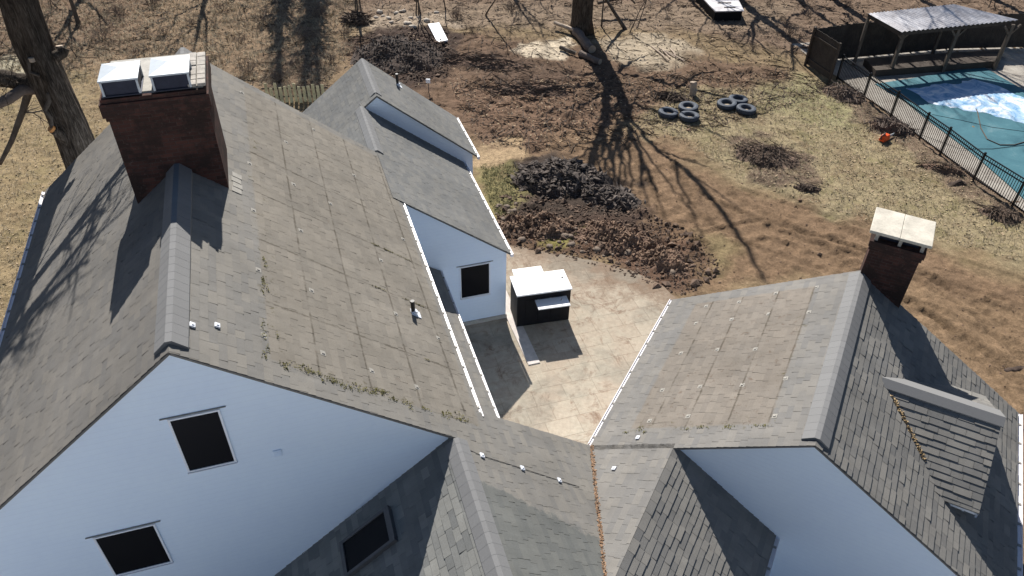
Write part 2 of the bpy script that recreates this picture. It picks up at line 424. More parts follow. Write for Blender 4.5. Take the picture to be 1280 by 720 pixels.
def shingle_roof(name, mat, parent, fr, x_ridge, z_ridge, pitch, side, pieces, seed=1, row=.143, thick=.035, tabw=.30, lift=.010):
    """pieces: convex polygons in (x, y) plan coordinates of frame; the plane falls from x_ridge in direction side (+1/-1)."""
    L = math.hypot(1, pitch)
    D = (fr.X*side - fr.Z*pitch)/L          # down the slope
    A = fr.Y                                 # along
    N = (A.cross(D) if side > 0 else D.cross(A)); N.normalize()
    if N.z < 0: N = -N
    O = fr.p(x_ridge, 0, z_ridge)
    total = bmesh.new(); 
    uvl = total.loops.layers.uv.new('uv'); tl = total.faces.layers.float.new('tone')
    for poly in pieces:
        uvp = [(y, (x - x_ridge)*side*L) for x, y in poly]      # (u along, v down)
        umin = min(p[0] for p in uvp); umax = max(p[0] for p in uvp); vmin = min(p[1] for p in uvp); vmax = max(p[1] for p in uvp)
        bm = bmesh.new(); uvb = bm.loops.layers.uv.new('uv'); tb = bm.faces.layers.float.new('tone')
        def P(u, v, h): return O + A*u + D*v + N*h
        def face(q, tone):
            vs_ = [bm.verts.new(P(*c)) for c in q]; f = bm.faces.new(vs_)
            for l, c in zip(f.loops, q): l[uvb].uv = (c[0], c[1])
            f[tb] = tone
        r0 = int(math.floor(vmin/row)); r1 = int(math.ceil(vmax/row))
        for r in range(r0, r1+1):
            v0 = r*row; v1 = v0 + row
            off = gcell(r, 0, seed)*tabw
            c0 = int(math.floor((umin - off)/tabw)) - 1; c1 = int(math.ceil((umax - off)/tabw)) + 1
            edges = [off + c*tabw + (gcell(r, c, seed+5)-.5)*tabw*.55 for c in range(c0, c1+2)]
            wav = (gcell(r, 3, seed)-.5)*.008
            for i, c in enumerate(range(c0, c1+1)):
                g = gcell(r, c, seed+9); h1 = lift*(.55 + .9*gcell(r, c, seed+2)); e = v1 + (.010 if g > .5 else -.002) + wav
                a, b = edges[i], edges[i+1] - .006
                face([(a, v0-.01, .001), (a, e, h1), (b, e, h1), (b, v0-.01, .001)], g)
                face([(a, e, h1), (a, e+.001, -.012), (b, e+.001, -.012), (b, e, h1)], g*.3)
        n = len(uvp)
        cx = sum(p[0] for p in uvp)/n; cy = sum(p[1] for p in uvp)/n
        for i in range(n):
            a, b = uvp[i], uvp[(i+1) % n]
            pa, pb = P(a[0], a[1], 0), P(b[0], b[1], 0)
            ed = (pb - pa)
            if ed.length < 1e-4: continue
            no = ed.cross(N).normalized()
            if no.dot(P(cx, cy, 0) - pa) > 0: no = -no
            bmesh.ops.bisect_plane(bm, geom=bm.verts[:]+bm.edges[:]+bm.faces[:], plane_co=pa, plane_no=no, clear_outer=True)
        # slab below
        top = [P(u, v, -.010) for u, v in uvp]; bot = [P(u, v, -.010-thick) for u, v in uvp]
        tv = [bm.verts.new(p) for p in top]; bv = [bm.verts.new(p) for p in bot]
        fs = [bm.faces.new(tv), bm.faces.new(bv)]
        for i in range(n): fs.append(bm.faces.new((tv[i], tv[(i+1) % n], bv[(i+1) % n], bv[i])))
        for f in fs: f[tb] = .0
        me = bpy.data.meshes.new('t'); bm.to_mesh(me); bm.free(); total.from_mesh(me); bpy.data.meshes.remove(me)
    org = parent.location
    for v in total.verts: v.co -= org
    me = bpy.data.meshes.new(name); total.to_mesh(me); total.free()
    me.materials.append(MATS[mat]); o = bpy.data.objects.new(name, me); COL.objects.link(o); o.parent = parent; o['org'] = tuple(org)
    return o

def ridge_cap(parent, fr, x, z, y0, y1, pitch, w=.20, h=.035, seed=0):
    mb = MB(); y = y0; k = 0
    def prof(yy, hh, ww):
        out = []
        for q in (-1, -.55, -.2, .2, .55, 1):
            out.append(fr.p(x + q*ww, yy, z - abs(q)*ww*pitch*(1 if abs(q) > .3 else .72) + hh + (.012 if abs(q) < .6 else 0)))
        return out
    while y < y1 - .01:
        ye = min(y + .205, y1); a = prof(y, h+.002, w); b = prof(ye, h, w)
        t = gcell(k, seed, 4); k += 1
        for i in range(5): mb.quad([a[i], a[i+1], b[i+1], b[i]], tone=t)
        lo = prof(y, h-.002, w)
        for i in range(5): mb.quad([lo[i], lo[i+1], a[i+1], a[i]], tone=t*.3)
        y = ye
    s0 = prof(y0, h, w); s1 = prof(y1, h, w)
    for e in (0, 5):
        mb.quad([s0[e], s1[e], s1[e]-Vector((0, 0, h+.03)), s0[e]-Vector((0, 0, h+.03))], tone=0)
    for s_ in (s0, s1):
        mb.quad([*s_, *[q-Vector((0, 0, h+.06)) for q in reversed(s_)]], tone=0)
    return mb.build('ridge_cap', 'ridge_cap', parent)

def gutter(parent, a, b, out, w=.12, h=.10, hangers=True, seed=0):
    a, b, out = Vector(a), Vector(b), Vector(out); L = (b-a); n = L.normalized(); Z = Vector((0, 0, 1))
    mb = MB()
    prof = [(0, -.012), (0, -h), (w*.7, -h), (w, -h*.35), (w, .01), (w-.02, .01), (w-.02, -.012)]
    A = [a + out*x + Z*z for x, z in prof]; B = [b + out*x + Z*z for x, z in prof]
    for i in range(len(prof)): mb.quad([A[i], A[(i+1) % len(prof)], B[(i+1) % len(prof)], B[i]])
    mb.quad([a, a+out*w, a+out*w-Z*h, a-Z*h]); mb.quad([b, b+out*w, b+out*w-Z*h, b-Z*h])
    # debris-stained hanger clips
    rng = random.Random(seed); d = .25
    while d < L.length - .1:
        mb.box(a + n*d + out*(w*.42) + Z*-.002, .05, w*.7, .014, n, out, Z, mi=1)
        d += .58 + rng.uniform(-.05, .05)
    return mb.build('gutter', ['gutter_white', 'old_mount'], parent)

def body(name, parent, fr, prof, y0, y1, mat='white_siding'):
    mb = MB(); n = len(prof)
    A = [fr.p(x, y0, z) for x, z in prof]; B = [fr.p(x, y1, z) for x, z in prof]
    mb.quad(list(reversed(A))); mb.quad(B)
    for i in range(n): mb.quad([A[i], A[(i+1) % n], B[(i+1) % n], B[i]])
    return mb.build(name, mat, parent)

def window(parent, fr, x0, x1, z0, z1, y, cap=True):
    """window in a wall facing -Y of the frame."""
    mb = MB(); t = .032; X, Y, Z = fr.X, fr.Y, fr.Z
    xc, zc = (x0+x1)/2, (z0+z1)/2
    for (cx, cz, sx, sz) in ((xc, z1+t/2, x1-x0+2*t, t), (xc, z0-t/2, x1-x0+2*t, t), (x0-t/2, zc, t, z1-z0), (x1+t/2, zc, t, z1-z0)):
        mb.box(fr.p(cx, y-.008, cz), sx, .03, sz, X, Y, Z)
    o = mb.build('window', 'white_trim', parent)
    p = MB(); p.box(fr.p(xc, y-.004, zc), x1-x0, .012, z1-z0, X, Y, Z)
    p.build('pane', 'dark_glass', o)
    s = MB(); s.box(fr.p(xc, y-.02, z0-t-.012), x1-x0+.08, .04, .014, X, Y, Z); s.build('sill', 'white_trim', o)
    if cap:
        c = MB(); c.box(fr.p(xc, y-.012, z1+t+.03), x1-x0+.26, .024, .010, X, Y, Z); c.build('drip_cap', 'old_mount', o)
    return o

# ================================================================== GROUND
def fbm(x, y, seed=0, octs=5, gain=.5):
    out = np.zeros_like(x); amp = 1; tot = 0; rng = np.random.RandomState(seed)
    for o in range(octs):
        tab = rng.rand(256, 256); fx, fy = np.floor(x).astype(int), np.floor(y).astype(int)
        tx, ty = x-fx, y-fy; tx = tx*tx*(3-2*tx); ty = ty*ty*(3-2*ty)
        g = lambda i, j: tab[(fx+i) & 255, (fy+j) & 255]
        out += amp*((g(0, 0)*(1-tx)+g(1, 0)*tx)*(1-ty) + (g(0, 1)*(1-tx)+g(1, 1)*tx)*ty); tot += amp
        amp *= gain; x = x*2.03+17.3; y = y*2.03+5.7
    return out/tot
def sdf(poly, x, y):
    d = np.full(x.shape, 1e9); inside = np.zeros(x.shape, bool); n = len(poly)
    for i in range(n):
        ax, ay = poly[i]; bx, by = poly[(i+1) % n]; ex, ey = bx-ax, by-ay
        t = np.clip(((x-ax)*ex + (y-ay)*ey)/(ex*ex+ey*ey+1e-9), 0, 1)
        d = np.minimum(d, np.hypot(x-ax-ex*t, y-ay-ey*t))
        c = ((ay > y) != (by > y)) & (x < (bx-ax)*(y-ay)/((by-ay) + 1e-12) + ax); inside ^= c
    return np.where(inside, -d, d)
def gpoly(px): return [tuple(gp(x, y)[:2]) for x, y in px]
xs = np.concatenate([[-600, -300, -150, -80, -50], np.arange(-38, 40, .115), [50, 80, 150, 300, 600]])
ys = np.concatenate([[-300, -100, -30, 0, 4], np.arange(8, 36, .10), np.arange(36, 62, .15), [70, 90, 140, 250, 450, 900]])
GX, GY = np.meshgrid(xs, ys)
wx = GX + (fbm(GX*.9, GY*.9, 3)-.5)*2.2; wy = GY + (fbm(GX*.9, GY*.9, 4)-.5)*2.2
col = np.zeros(GX.shape+(3,)); base = np.array([.235, .172, .102]); col[:] = base
grass = np.full(GX.shape, .25); rough = np.full(GX.shape, .02)
def zone(px, c, feather=.5, g=None, r=None, amt=1.0, tight=False):
    p = gpoly(px); d = sdf(p, GX if tight else wx, GY if tight else wy)
    w = np.clip(.5 - d/(2*feather), 0, 1); w = w*w*(3-2*w)*amt
    col[:] = col*(1-w[..., None]) + np.array(c)*w[..., None]
    if g is not None: grass[:] = grass*(1-w) + g*w
    if r is not None: rough[:] = rough*(1-w) + r*w
# thicket of dead grass at the top left
zone([(-200, -60), (460, -60), (430, 60), (400, 130), (300, 110), (0, 110), (-200, 130)], (.235, .165, .105), 1.5, .05, .05)
zone([(-60, -30), (200, -30), (180, 60), (60, 60), (-60, 70)], (.17, .115, .078), 1.5, .0, .07, .7)
# left lawn
zone([(-400, 70), (120, 90), (140, 230), (60, 300), (0, 450), (-400, 600)], (.275, .208, .12), .8, .5, .03)
zone([(0, 65), (60, 70), (55, 95), (0, 100)], (.40, .36, .26), .3, .2, .02)
# woodland floor at the top, grey brown
zone([(430, -60), (1500, -60), (1400, 60), (1000, 70), (860, 40), (640, 30), (430, 25)], (.185, .13, .092), 1.0, .05, .06)
zone([(460, 5), (1000, 5), (960, 40), (700, 35), (560, 30), (470, 30)], (.25, .19, .135), 1.0, .08, .04, .7)
# bare brown dirt
zone([(430, 50), (600, 40), (740, 60), (960, 80), (1010, 100), (850, 120), (800, 150), (700, 180), (600, 175), (500, 130), (440, 120)], (.155, .102, .068), .8, .02, .06)
zone([(560, 100), (700, 90), (770, 150), (720, 190), (640, 190), (590, 170)], (.175, .112, .075), .8, .02, .06)
zone([(700, 170), (820, 160), (860, 200), (930, 240), (1010, 240), (1120, 290), (1280, 360), (1400, 420), (1400, 620), (1280, 560), (1170, 420), (1060, 350), (850, 370), (800, 330), (700, 310), (620, 300), (640, 240)], (.205, .136, .084), .7, .02, .04)
zone([(1080, 330), (1300, 400), (1300, 700), (1230, 520), (1150, 400)], (.225, .152, .092), .5, .02, .035)
# excavated dark soil band
zone([(622, 268), (700, 262), (790, 275), (850, 300), (880, 330), (850, 362), (800, 345), (720, 322), (630, 306)], (.13, .08, .055), .5, .0, .10)
zone([(640, 240), (700, 250), (800, 262), (800, 285), (700, 285), (640, 275)], (.085, .058, .045), .3, .0, .10)
zone([(632, 205), (700, 190), (790, 230), (785, 262), (700, 270), (640, 262)], (.06, .045, .036), .35, .0, .06)
# sawdust and pale sand
zone([(642, 62), (660, 52), (720, 45), (725, 60), (690, 72), (655, 72)], (.56, .47, .35), .18, .0, .01)
zone([(760, 48), (830, 45), (870, 62), (862, 80), (790, 82), (755, 72)], (.40, .33, .24), .5, .05, .03)
zone([(600, 178), (645, 178), (660, 196), (625, 205), (600, 205)], (.40, .29, .175), .3, .05, .015)
zone([(440, 22), (560, 16), (575, 30), (470, 42)], (.34, .27, .2), .4, .1, .05)
# lawn on the right
zone([(800, 145), (860, 112), (960, 110), (1000, 92), (1050, 98), (1280, 262), (1300, 340), (1200, 310), (1110, 285), (1000, 255), (930, 225), (860, 185), (810, 165)], (.295, .24, .145), .6, .7, .02)
zone([(990, 95), (1040, 110), (1090, 160), (1020, 160), (960, 130)], (.25, .235, .125), .8, .8, .02, .7)
zone([(602, 205), (645, 205), (650, 235), (630, 285), (605, 240)], (.235, .20, .095), .3, .7, .015)
zone([(690, 285), (712, 278), (715, 310), (688, 312)], (.20, .18, .06), .3, .8, .02)
zone([(865, 300), (905, 295), (915, 330), (880, 345)], (.215, .165, .09), .6, .5, .03)
# brush debris margins along the pool fence
zone([(1050, 100), (1070, 110), (1280, 250), (1280, 285), (1200, 240), (1120, 180), (1060, 140)], (.16, .11, .085), .3, .05, .04, .8)
# scorched dark soil mound, top
zone([(450, 45), (500, 30), (575, 40), (560, 90), (520, 112), (470, 105), (445, 75)], (.062, .042, .033), .5, .0, .06)
zone([(600, 60), (640, 70), (720, 95), (700, 115), (600, 95), (570, 75)], (.10, .068, .05), .4, .0, .06, .7)
zone([(910, 170), (960, 168), (1010, 200), (1000, 232), (940, 225)], (.12, .08, .065), .4, .0, .05, .8)
# leaf litter strip, tree shade put into its darker colour
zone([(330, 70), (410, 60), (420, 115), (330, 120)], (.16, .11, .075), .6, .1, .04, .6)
rough[(np.abs(GX) > 45) | (GY > 64) | (GY < 6)] = 0
pat_px = [(622, 300), (640, 307), (690, 316), (740, 325), (790, 338), (822, 352), (846, 374), (900, 470), (760, 640), (560, 640), (540, 330), (580, 300)]
PATIO = gpoly(pat_px)
dp = sdf(PATIO, GX, GY)
GZ = (fbm(GX*1.6, GY*1.6, 11, 5, .6)-.5)*rough*5.0 + (fbm(GX*.25, GY*.25, 12, 3)-.5)*.12
lump = np.maximum(fbm(GX*4, GY*4, 21, 3, .5)-.58, 0)*rough*9; GZ += lump
keep = np.clip((dp-.02)/.6, 0, 1); GZ *= keep
# wheel ruts across the dirt on the right
def track(px, w=.42, dpth=.05, gap=1.7):
    global GZ
    pts = gpoly(px)
    for side in (-gap/2, gap/2):
        off = []
        for i, p in enumerate(pts):
            q = pts[min(i+1, len(pts)-1)]; o = pts[max(i-1, 0)]; dx, dy = q[0]-o[0], q[1]-o[1]; L = math.hypot(dx, dy)
            off.append((p[0]-dy/L*side, p[1]+dx/L*side))
        best = np.full(GX.shape, 1e9); along = np.zeros(GX.shape); acc = 0
        for a, b in zip(off, off[1:]):
            ex, ey = b[0]-a[0], b[1]-a[1]; L = math.hypot(ex, ey)
            t = np.clip(((GX-a[0])*ex + (GY-a[1])*ey)/(L*L), 0, 1)
            d = np.hypot(GX-a[0]-ex*t, GY-a[1]-ey*t); mk = d < best
            best = np.where(mk, d, best); along = np.where(mk, acc+t*L, along); acc += L
        k = np.clip(1-best/(w/2), 0, 1)
        GZ = GZ - dpth*np.sqrt(k) + .03*np.clip(1-np.abs(best-w*.62)/.1, 0, 1) + .012*(k > 0)*np.sign(np.sin(along*2*math.pi/.30 + 2*fbm(along*.5, best*2, 9, 2)))
        kk = (k > 0)[..., None]*.16
        col[:] = col*(1-kk)
track([(930, 235), (1010, 275), (1100, 330), (1180, 380), (1290, 450)])
track([(880, 260), (960, 300), (1060, 330), (1160, 365), (1290, 420)], .36, .035, 1.5)
track([(1140, 400), (1200, 440), (1290, 520)], .4, .04, 1.4)
track([(860, 205), (900, 240), (960, 262), (1060, 290), (1180, 335), (1290, 370)], .3, .035, 1.6)
track([(880, 340), (900, 300), (960, 285), (1080, 325), (1200, 400), (1300, 500)], .28, .03, 1.3)
track([(800, 180), (830, 215), (850, 270), (900, 300)], .3, .03, 1.4)
v3 = np.stack([GX, GY, GZ-.012], -1).reshape(-1, 3)
ny, nx = GX.shape
idx = np.arange(nx*ny).reshape(ny, nx)
faces = np.stack([idx[:-1, :-1], idx[:-1, 1:], idx[1:, 1:], idx[1:, :-1]], -1).reshape(-1, 4)
me = bpy.data.meshes.new('ground'); me.vertices.add(len(v3)); me.vertices.foreach_set('co', v3.ravel())
me.loops.add(faces.size); me.loops.foreach_set('vertex_index', faces.ravel())
me.polygons.add(len(faces)); me.polygons.foreach_set('loop_start', np.arange(0, faces.size, 4)); 
me.update(calc_edges=True); me.validate()
ca = me.color_attributes.new('gcol', 'FLOAT_COLOR', 'POINT'); ca.data.foreach_set('color', np.concatenate([col.reshape(-1, 3), np.ones((len(v3), 1))], 1).ravel())
ga = me.attributes.new('grass', 'FLOAT', 'POINT'); ga.data.foreach_set('value', grass.ravel())
me.materials.append(MATS['yard_ground']); me.polygons.foreach_set('use_smooth', [True]*len(me.polygons))
g_o = bpy.data.objects.new('ground', me); COL.objects.link(g_o); g_o['kind'] = 'structure'
def gz(x, y):
    i = int(np.clip(np.searchsorted(ys, y)-1, 0, ny-2)); j = int(np.clip(np.searchsorted(xs, x)-1, 0, nx-2))
    tx = (x-xs[j])/(xs[j+1]-xs[j]); ty = (y-ys[i])/(ys[i+1]-ys[i])
    return float((GZ[i, j]*(1-tx)+GZ[i, j+1]*tx)*(1-ty) + (GZ[i+1, j]*(1-tx)+GZ[i+1, j+1]*tx)*ty) - .012
def on(px, py):
    p = gp(px, py); p.z = gz(p.x, p.y); return p
# patio with a slightly chipped edge, and the pale concrete walk along the wall of the rear wing
def ragged(poly, step=.25, amp=.05, seed=1):
    rng = random.Random(seed); out = []
    for i in range(len(poly)):
        a = Vector(poly[i]).to_2d(); b = Vector(poly[(i+1) % len(poly)]).to_2d(); n = max(1, int((b-a).length/step))
        for k in range(n):
            p = a.lerp(b, k/n); out.append((p.x+rng.uniform(-amp, amp), p.y+rng.uniform(-amp, amp)))
    return out
mb = MB(); mb.prism(ragged(PATIO, .3, .045), -.25, .0); tag(mb.build('patio', 'patio_stone'), kind='structure')
mb = MB(); wk = [FA.p(7.62, 6.4, 0), FA.p(7.98, 6.4, 0), FA.p(8.02, 12.3, 0), FA.p(7.62, 12.3, 0)]
mb.prism([(p.x, p.y) for p in wk], -.1, .03); tag(mb.build('walkway', 'walk_concrete'), kind='structure')

mb = MB(); mb.prism([(-26, -34), (26, -34), (26, 2.2), (-26, 2.2)], -.2, .03); tag(mb.build('bounce_sheet', 'bounce_white'), kind='structure')  # added out of view to bounce sunlight onto the shaded gable walls
# ================================================================== HOUSE
house = thing('house', 'white sided house with joined grey shingle roofs and two brick chimneys', 'house', FA.p(1.5, 2, 0))
T = .802
# --- left wing
ZR = 8.58
z_at = lambda x: ZR - T*abs(x)
body('wall', house, FA, [(-4.0, -.3), (4.5, -.3), (4.5, z_at(4.5)-.07), (0, ZR-.07), (-4.0, z_at(4.0)-.07)], .09, 10.9)
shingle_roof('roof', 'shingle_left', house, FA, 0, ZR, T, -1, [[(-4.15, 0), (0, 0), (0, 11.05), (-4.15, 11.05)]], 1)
V = (7.18, 1.03); Q = (5.83, -2.8); S_ = (7.63, -4.29)
tq = (Q[1]-0)/(V[1]-0)
shingle_roof('roof', 'shingle_panel_marks', house, FA, 0, ZR, T, 1,
    [[(0, 0), (4.65, 0), (4.65, 11.05), (0, 11.05)],
     [(4.65, .93), V, Q, (4.65, -2.8)],
     [(3.97, 0), (4.65, 0), (4.65, -2.8), (3.97, -2.8)],
     [(3.97, -2.8), Q, S_, (7.63, -6.5), (3.97, -6.5)]], 2)
ridge_cap(house, FA, 0, ZR, .17, 5.28, T, .23, .06, 1); ridge_cap(house, FA, 0, ZR, 6.75, 11.05, T, .20, .05, 2)
gutter(house, FA.p(4.65, .82, z_at(4.65)-.03), FA.p(4.65, 8.58, z_at(4.65)-.03), FA.X, .065, seed=1)
gutter(house, FA.p(-4.15, .02, z_at(4.15)-.03), FA.p(-4.15, 11.05, z_at(4.15)-.03), -FA.X, .10, .05, seed=2)
window(house, FA, -.335, .345, 5.99, 7.18, .09); window(house, FA, -2.06, -1.18, 3.77, 4.86, .09)
mb = MB(); mb.box(FA.p(1.01, .082, 5.93), .13, .02, .16, FA.X, FA.Y, FA.Z)
for k in range(4): mb.box(FA.p(1.01, .070, 5.88+k*.035), .11, .006, .012, FA.X, FA.Y, FA.Z)
mb.build('wall_vent', 'white_siding', house)
# --- front extension of the left wing (ridge 5.39) with skylight
EZ = z_at(3.97)
shingle_roof('roof', 'shingle_close', house, FA, 3.97, EZ, T, -1, [[(3.97, -6.5), (3.97, .088), (-.8, .088), (-.8, -6.5)]], 3, lift=.016)
ridge_cap(house, FA, 3.97, EZ, -6.5, -.02, T, .20, .035, 3)
body('wall', house, FA, [(-.6, -.3), (7.45, -.3), (7.45, z_at(7.45)-.25), (3.97, EZ-.09), (-.6, EZ-T*4.57-.09)], -6.3, .0)
body('wall', house, FA, [(4.7, -.3), (7.0, -.3), (7.0, z_at(7.0)-.25), (4.7, z_at(4.7)-.25)], -.02, .85)
# skylight
Lx = math.hypot(1, T); D1 = (-FA.X - FA.Z*T)/Lx; N1 = (FA.Z - FA.X*T)/Lx
def on_r1(x, y, h): return FA.p(x, y, EZ - T*(3.97-x)) + N1*h
sk = MB(); c = on_r1(2.2, -.70, .05); 
for (dx, dy, sx, sy) in ((0, .33, 1.2, .06), (0, -.33, 1.2, .06), (.57, 0, .08, .6), (-.55, 0, .12, .6)):
    sk.box(c + D1*dx + FA.Y*dy, sx, sy, .10, D1, FA.Y, N1)
sko = sk.build('skylight', 'skylight_frame', house)
p = MB(); p.box(c, 1.09, .61, .05, D1, FA.Y, N1); p.build('pane', 'dark_glass', sko)
# --- right wing
TC = .62; CZ = 5.38; zc_at = lambda x: CZ - TC*abs(x)
shingle_roof('roof', 'shingle_panel_marks_small', house, FC, 0, CZ, TC, -1,
    [[(0, 0), (-4.13, 0.0), (-4.13, 5.75), (0, 5.75)], [(-4.13, .13), (-2.38, .13), (-2.38, -3.54)]], 4)
shingle_roof('roof', 'shingle_dark', house, FC, 0, CZ, TC, 1, [[(0, 0), (4.2, 0), (4.2, 5.75), (0, 5.75)]], 5, lift=.016)
E4 = CZ - TC*2.38
shingle_roof('roof', 'shingle_dark', house, FC, -2.38, E4, TC, 1, [[(-2.38, .088), (-.02, .088), (-.02, -3.36), (-2.38, -3.54)]], 6, lift=.016)
ridge_cap(house, FC, 0, CZ, .14, 5.62, TC, .24, .05, 4)
body('wall', house, FC, [(-3.95, -.3), (4.05, -.3), (4.05, zc_at(4.05)-.065), (0, CZ-.065), (-3.95, zc_at(3.95)-.065)], .09, 5.6)
body('wall', house, FC, [(-3.9, -.3), (-.2, -.3), (-.2, E4-TC*2.18-.2), (-2.38, E4-.2), (-3.9, E4-TC*1.6-.2)], -3.2, .085)
gutter(house, FC.p(-4.13, .16, zc_at(4.13)-.03), FC.p(-4.13, 5.77, zc_at(4.13)-.03), -FC.X, .085, seed=3)
gutter(house, FC.p(4.2, 0, zc_at(4.2)-.03), FC.p(4.2, 5.77, zc_at(4.2)-.03), FC.X, .11, seed=4)
gutter(house, FC.p(-.02, -3.3, E4-TC*2.36-.03), FC.p(-.02, .05, E4-TC*2.36-.03), FC.X, .09, seed=6)
# dormer on the right wing
dz, de, dpz = 4.79, 3.79, .60
dorm = bpy.data.objects.new
def dormer():
    X, Y, Z = FC.X, FC.Y, FC.Z
    # walls
    mb = MB(); slope = lambda x: CZ - TC*x
    prof = [(1.48, 3.66), (4.52, 3.66), (3.0, 4.66)]
    A = [FC.p(3.0, y, z) for y, z in prof]; A = [FC.p(2.98, 1.48, 3.2), FC.p(2.98, 4.52, 3.2), FC.p(2.98, 4.52, 3.74), FC.p(2.98, 3.0, 4.66), FC.p(2.98, 1.48, 3.74)]
    B = [p - X*2.2 for p in A]
    mb.quad(A); mb.quad(list(reversed(B)))
    for i in range(5): mb.quad([A[i], A[(i+1) % 5], B[(i+1) % 5], B[i]])
    d = mb.build('dormer', 'white_siding', house)
    # roof planes in a frame turned a quarter turn: ridge runs along +X of the wing
    FD = Frame(0, 0, 0); FD.o = FC.p(0, 3.0, 0); FD.Y = X; FD.X = -Y; FD.Z = Z
    # plan coords in FD: x = distance towards the viewer side, y = out from main ridge
    for side in (1, -1):
        pts = [(0, .90), (0, 3.16), (side*1.68, 3.16), (side*1.68, 2.50)]
        r = shingle_roof('dormer_roof', 'shingle_dark', house, FD, 0, dz, .58, side, [pts], 7+side, thick=.05, lift=.015)
        r.parent = d
    # smooth metal ridge strip
    mb = MB(); w = .17
    for side in (1, -1):
        w = .14 if side > 0 else .42
        a = FC.p(.93, 3.0, dz+.05); b = FC.p(3.2, 3.0, dz+.05); o = -Y*side*w*1.25 - Z*.58*w*1.25
        mb.quad([a, b, b+o, a+o]); mb.quad([a+o, b+o, b+o-Z*.03, a+o-Z*.03])
    mb.build('ridge_strip', 'ridge_cap', d)
    # white eave trim under the near eave and fascia on the front
    mb = MB(); 
    e0 = FC.p(2.62, 1.36, de-.06); e1 = FC.p(3.16, 1.36, de-.06)
    mb.box((e0+e1)/2 + Y*.06, (e1-e0).length, .12, .06, X, Y, Z)
    for side in (1, -1):
        a = FC.p(3.17, 3.0, dz-.07); b = FC.p(3.17, 3.0-side*1.66, dz-.07-.58*1.66)
        q = [a, b, b-Z*.10, a-Z*.10]; mb.quad(q); mb.quad([p-X*.03 for p in q]); mb.quad([q[3], q[2], q[2]-X*.03, q[3]-X*.03])
    mb.build('eave_trim', 'white_trim', d)
    # small window in the dormer gable
    mb = MB(); mb.box(FC.p(2.99, 3.0, 3.95), .05, .72, .56, X, Y, Z); w_ = mb.build('window', 'white_trim', house); w_.parent = d
    mb = MB(); mb.box(FC.p(3.01, 3.0, 3.95), .03, .6, .44, X, Y, Z); mb.build('pane', 'dark_glass', house)
    return d
dorm = dormer()
for o in list(bpy.data.objects):
    if o.name == 'pane' or o.name.startswith('pane.'):
        if o.parent == house: o.parent = [q for q in dorm.children if q.name.startswith('window')][0]
# dormer is a mesh part of the house: its children are sub-parts; keep depth to three
for q in list(dorm.children):
    for r_ in list(q.children): r_.parent = dorm; 
# --- rear wing
TB = .77; bx = 4.42; bz = 5.06
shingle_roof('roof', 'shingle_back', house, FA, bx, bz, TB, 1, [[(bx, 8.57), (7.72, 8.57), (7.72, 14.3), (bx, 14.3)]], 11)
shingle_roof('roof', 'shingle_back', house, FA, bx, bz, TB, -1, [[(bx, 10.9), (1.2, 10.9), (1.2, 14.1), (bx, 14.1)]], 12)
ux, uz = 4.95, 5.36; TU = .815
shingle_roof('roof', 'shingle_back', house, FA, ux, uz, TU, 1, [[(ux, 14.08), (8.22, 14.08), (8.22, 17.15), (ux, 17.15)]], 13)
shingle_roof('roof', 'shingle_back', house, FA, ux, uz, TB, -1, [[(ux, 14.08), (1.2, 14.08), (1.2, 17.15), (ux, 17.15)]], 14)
ridge_cap(house, FA, bx, bz, 11.12, 14.06, TB, .19, .035, 7); ridge_cap(house, FA, ux, uz, 14.3, 17.1, TB, .19, .02, 8)
zb = lambda x: bz - TB*(x-bx)
body('wall', house, FA, [(1.4, -.3), (7.6, -.3), (7.6, zb(7.6)-.07), (bx, bz-.07), (1.4, bz-TB*(bx-1.4)-.07)], 8.64, 14.12)
body('wall', house, FA, [(1.4, -.3), (8.05, -.3), (8.05, uz-TU*(8.05-ux)-.075), (ux, uz-.075), (1.4, uz-TB*(ux-1.4)-.075)], 14.13, 17.0)
gutter(house, FA.p(7.72, 8.57, zb(7.72)-.03), FA.p(7.72, 14.12, zb(7.72)-.03), FA.X, .08, seed=7)
gutter(house, FA.p(8.22, 14.08, uz-TU*(8.22-ux)-.03), FA.p(8.22, 17.15, uz-TU*(8.22-ux)-.03), FA.X, .08, seed=8)
window(house, FA, 6.2, 7.06, 1.13, 2.27, 8.64)
mb = MB(); mb.box(FA.p(6.6, 8.625, .06), 2.06, .05, .16, FA.X, FA.Y, FA.Z); mb.build('foundation', 'crown_concrete', house)
# lean-to roof strip beside the left wing
shingle_roof('roof', 'shingle', house, FA, 4.52, 2.33+.66*1.06, .66, 1, [[(4.52, .5), (5.58, .5), (5.58, 8.6), (4.52, 8.6)]], 15)
gutter(house, FA.p(5.58, .6, 2.30), FA.p(5.58, 8.6, 2.30), FA.X, .065, seed=9)
body('wall', house, FA, [(4.4, -.3), (5.48, -.3), (5.48, 2.2), (4.4, 2.8)], .9, 8.6)

# --- chimneys
def brick_box(mb, fr, x0, x1, y0, y1, z0, z1):
    c = [(x0, y0), (x1, y0), (x1, y1), (x0, y1)]
    for i in range(4):
        a, b = c[i], c[(i+1) % 4]; L = math.hypot(b[0]-a[0], b[1]-a[1]); u0 = i*1.37
        mb.quad([fr.p(*a, z0), fr.p(*b, z0), fr.p(*b, z1), fr.p(*a, z1)], uv=[(u0, z0), (u0+L, z0), (u0+L, z1), (u0, z1)])
    for z in (z0, z1): mb.quad([fr.p(*p, z) for p in c], uv=[(p[0], p[1]) for p in c])
mb = MB(); brick_box(mb, FA, -.88, .80, 5.24, 6.86, 6.6, 9.62)
for k, (e, z0, z1) in enumerate(((.035, 9.6201, 9.7), (.07, 9.7001, 9.95), (.035, 9.9501, 10.03))): brick_box(mb, FA, -.88-e, .80+e, 5.24-e, 6.86+e, z0, z1)
ch = mb.build('chimney', 'chimney_brick', house)
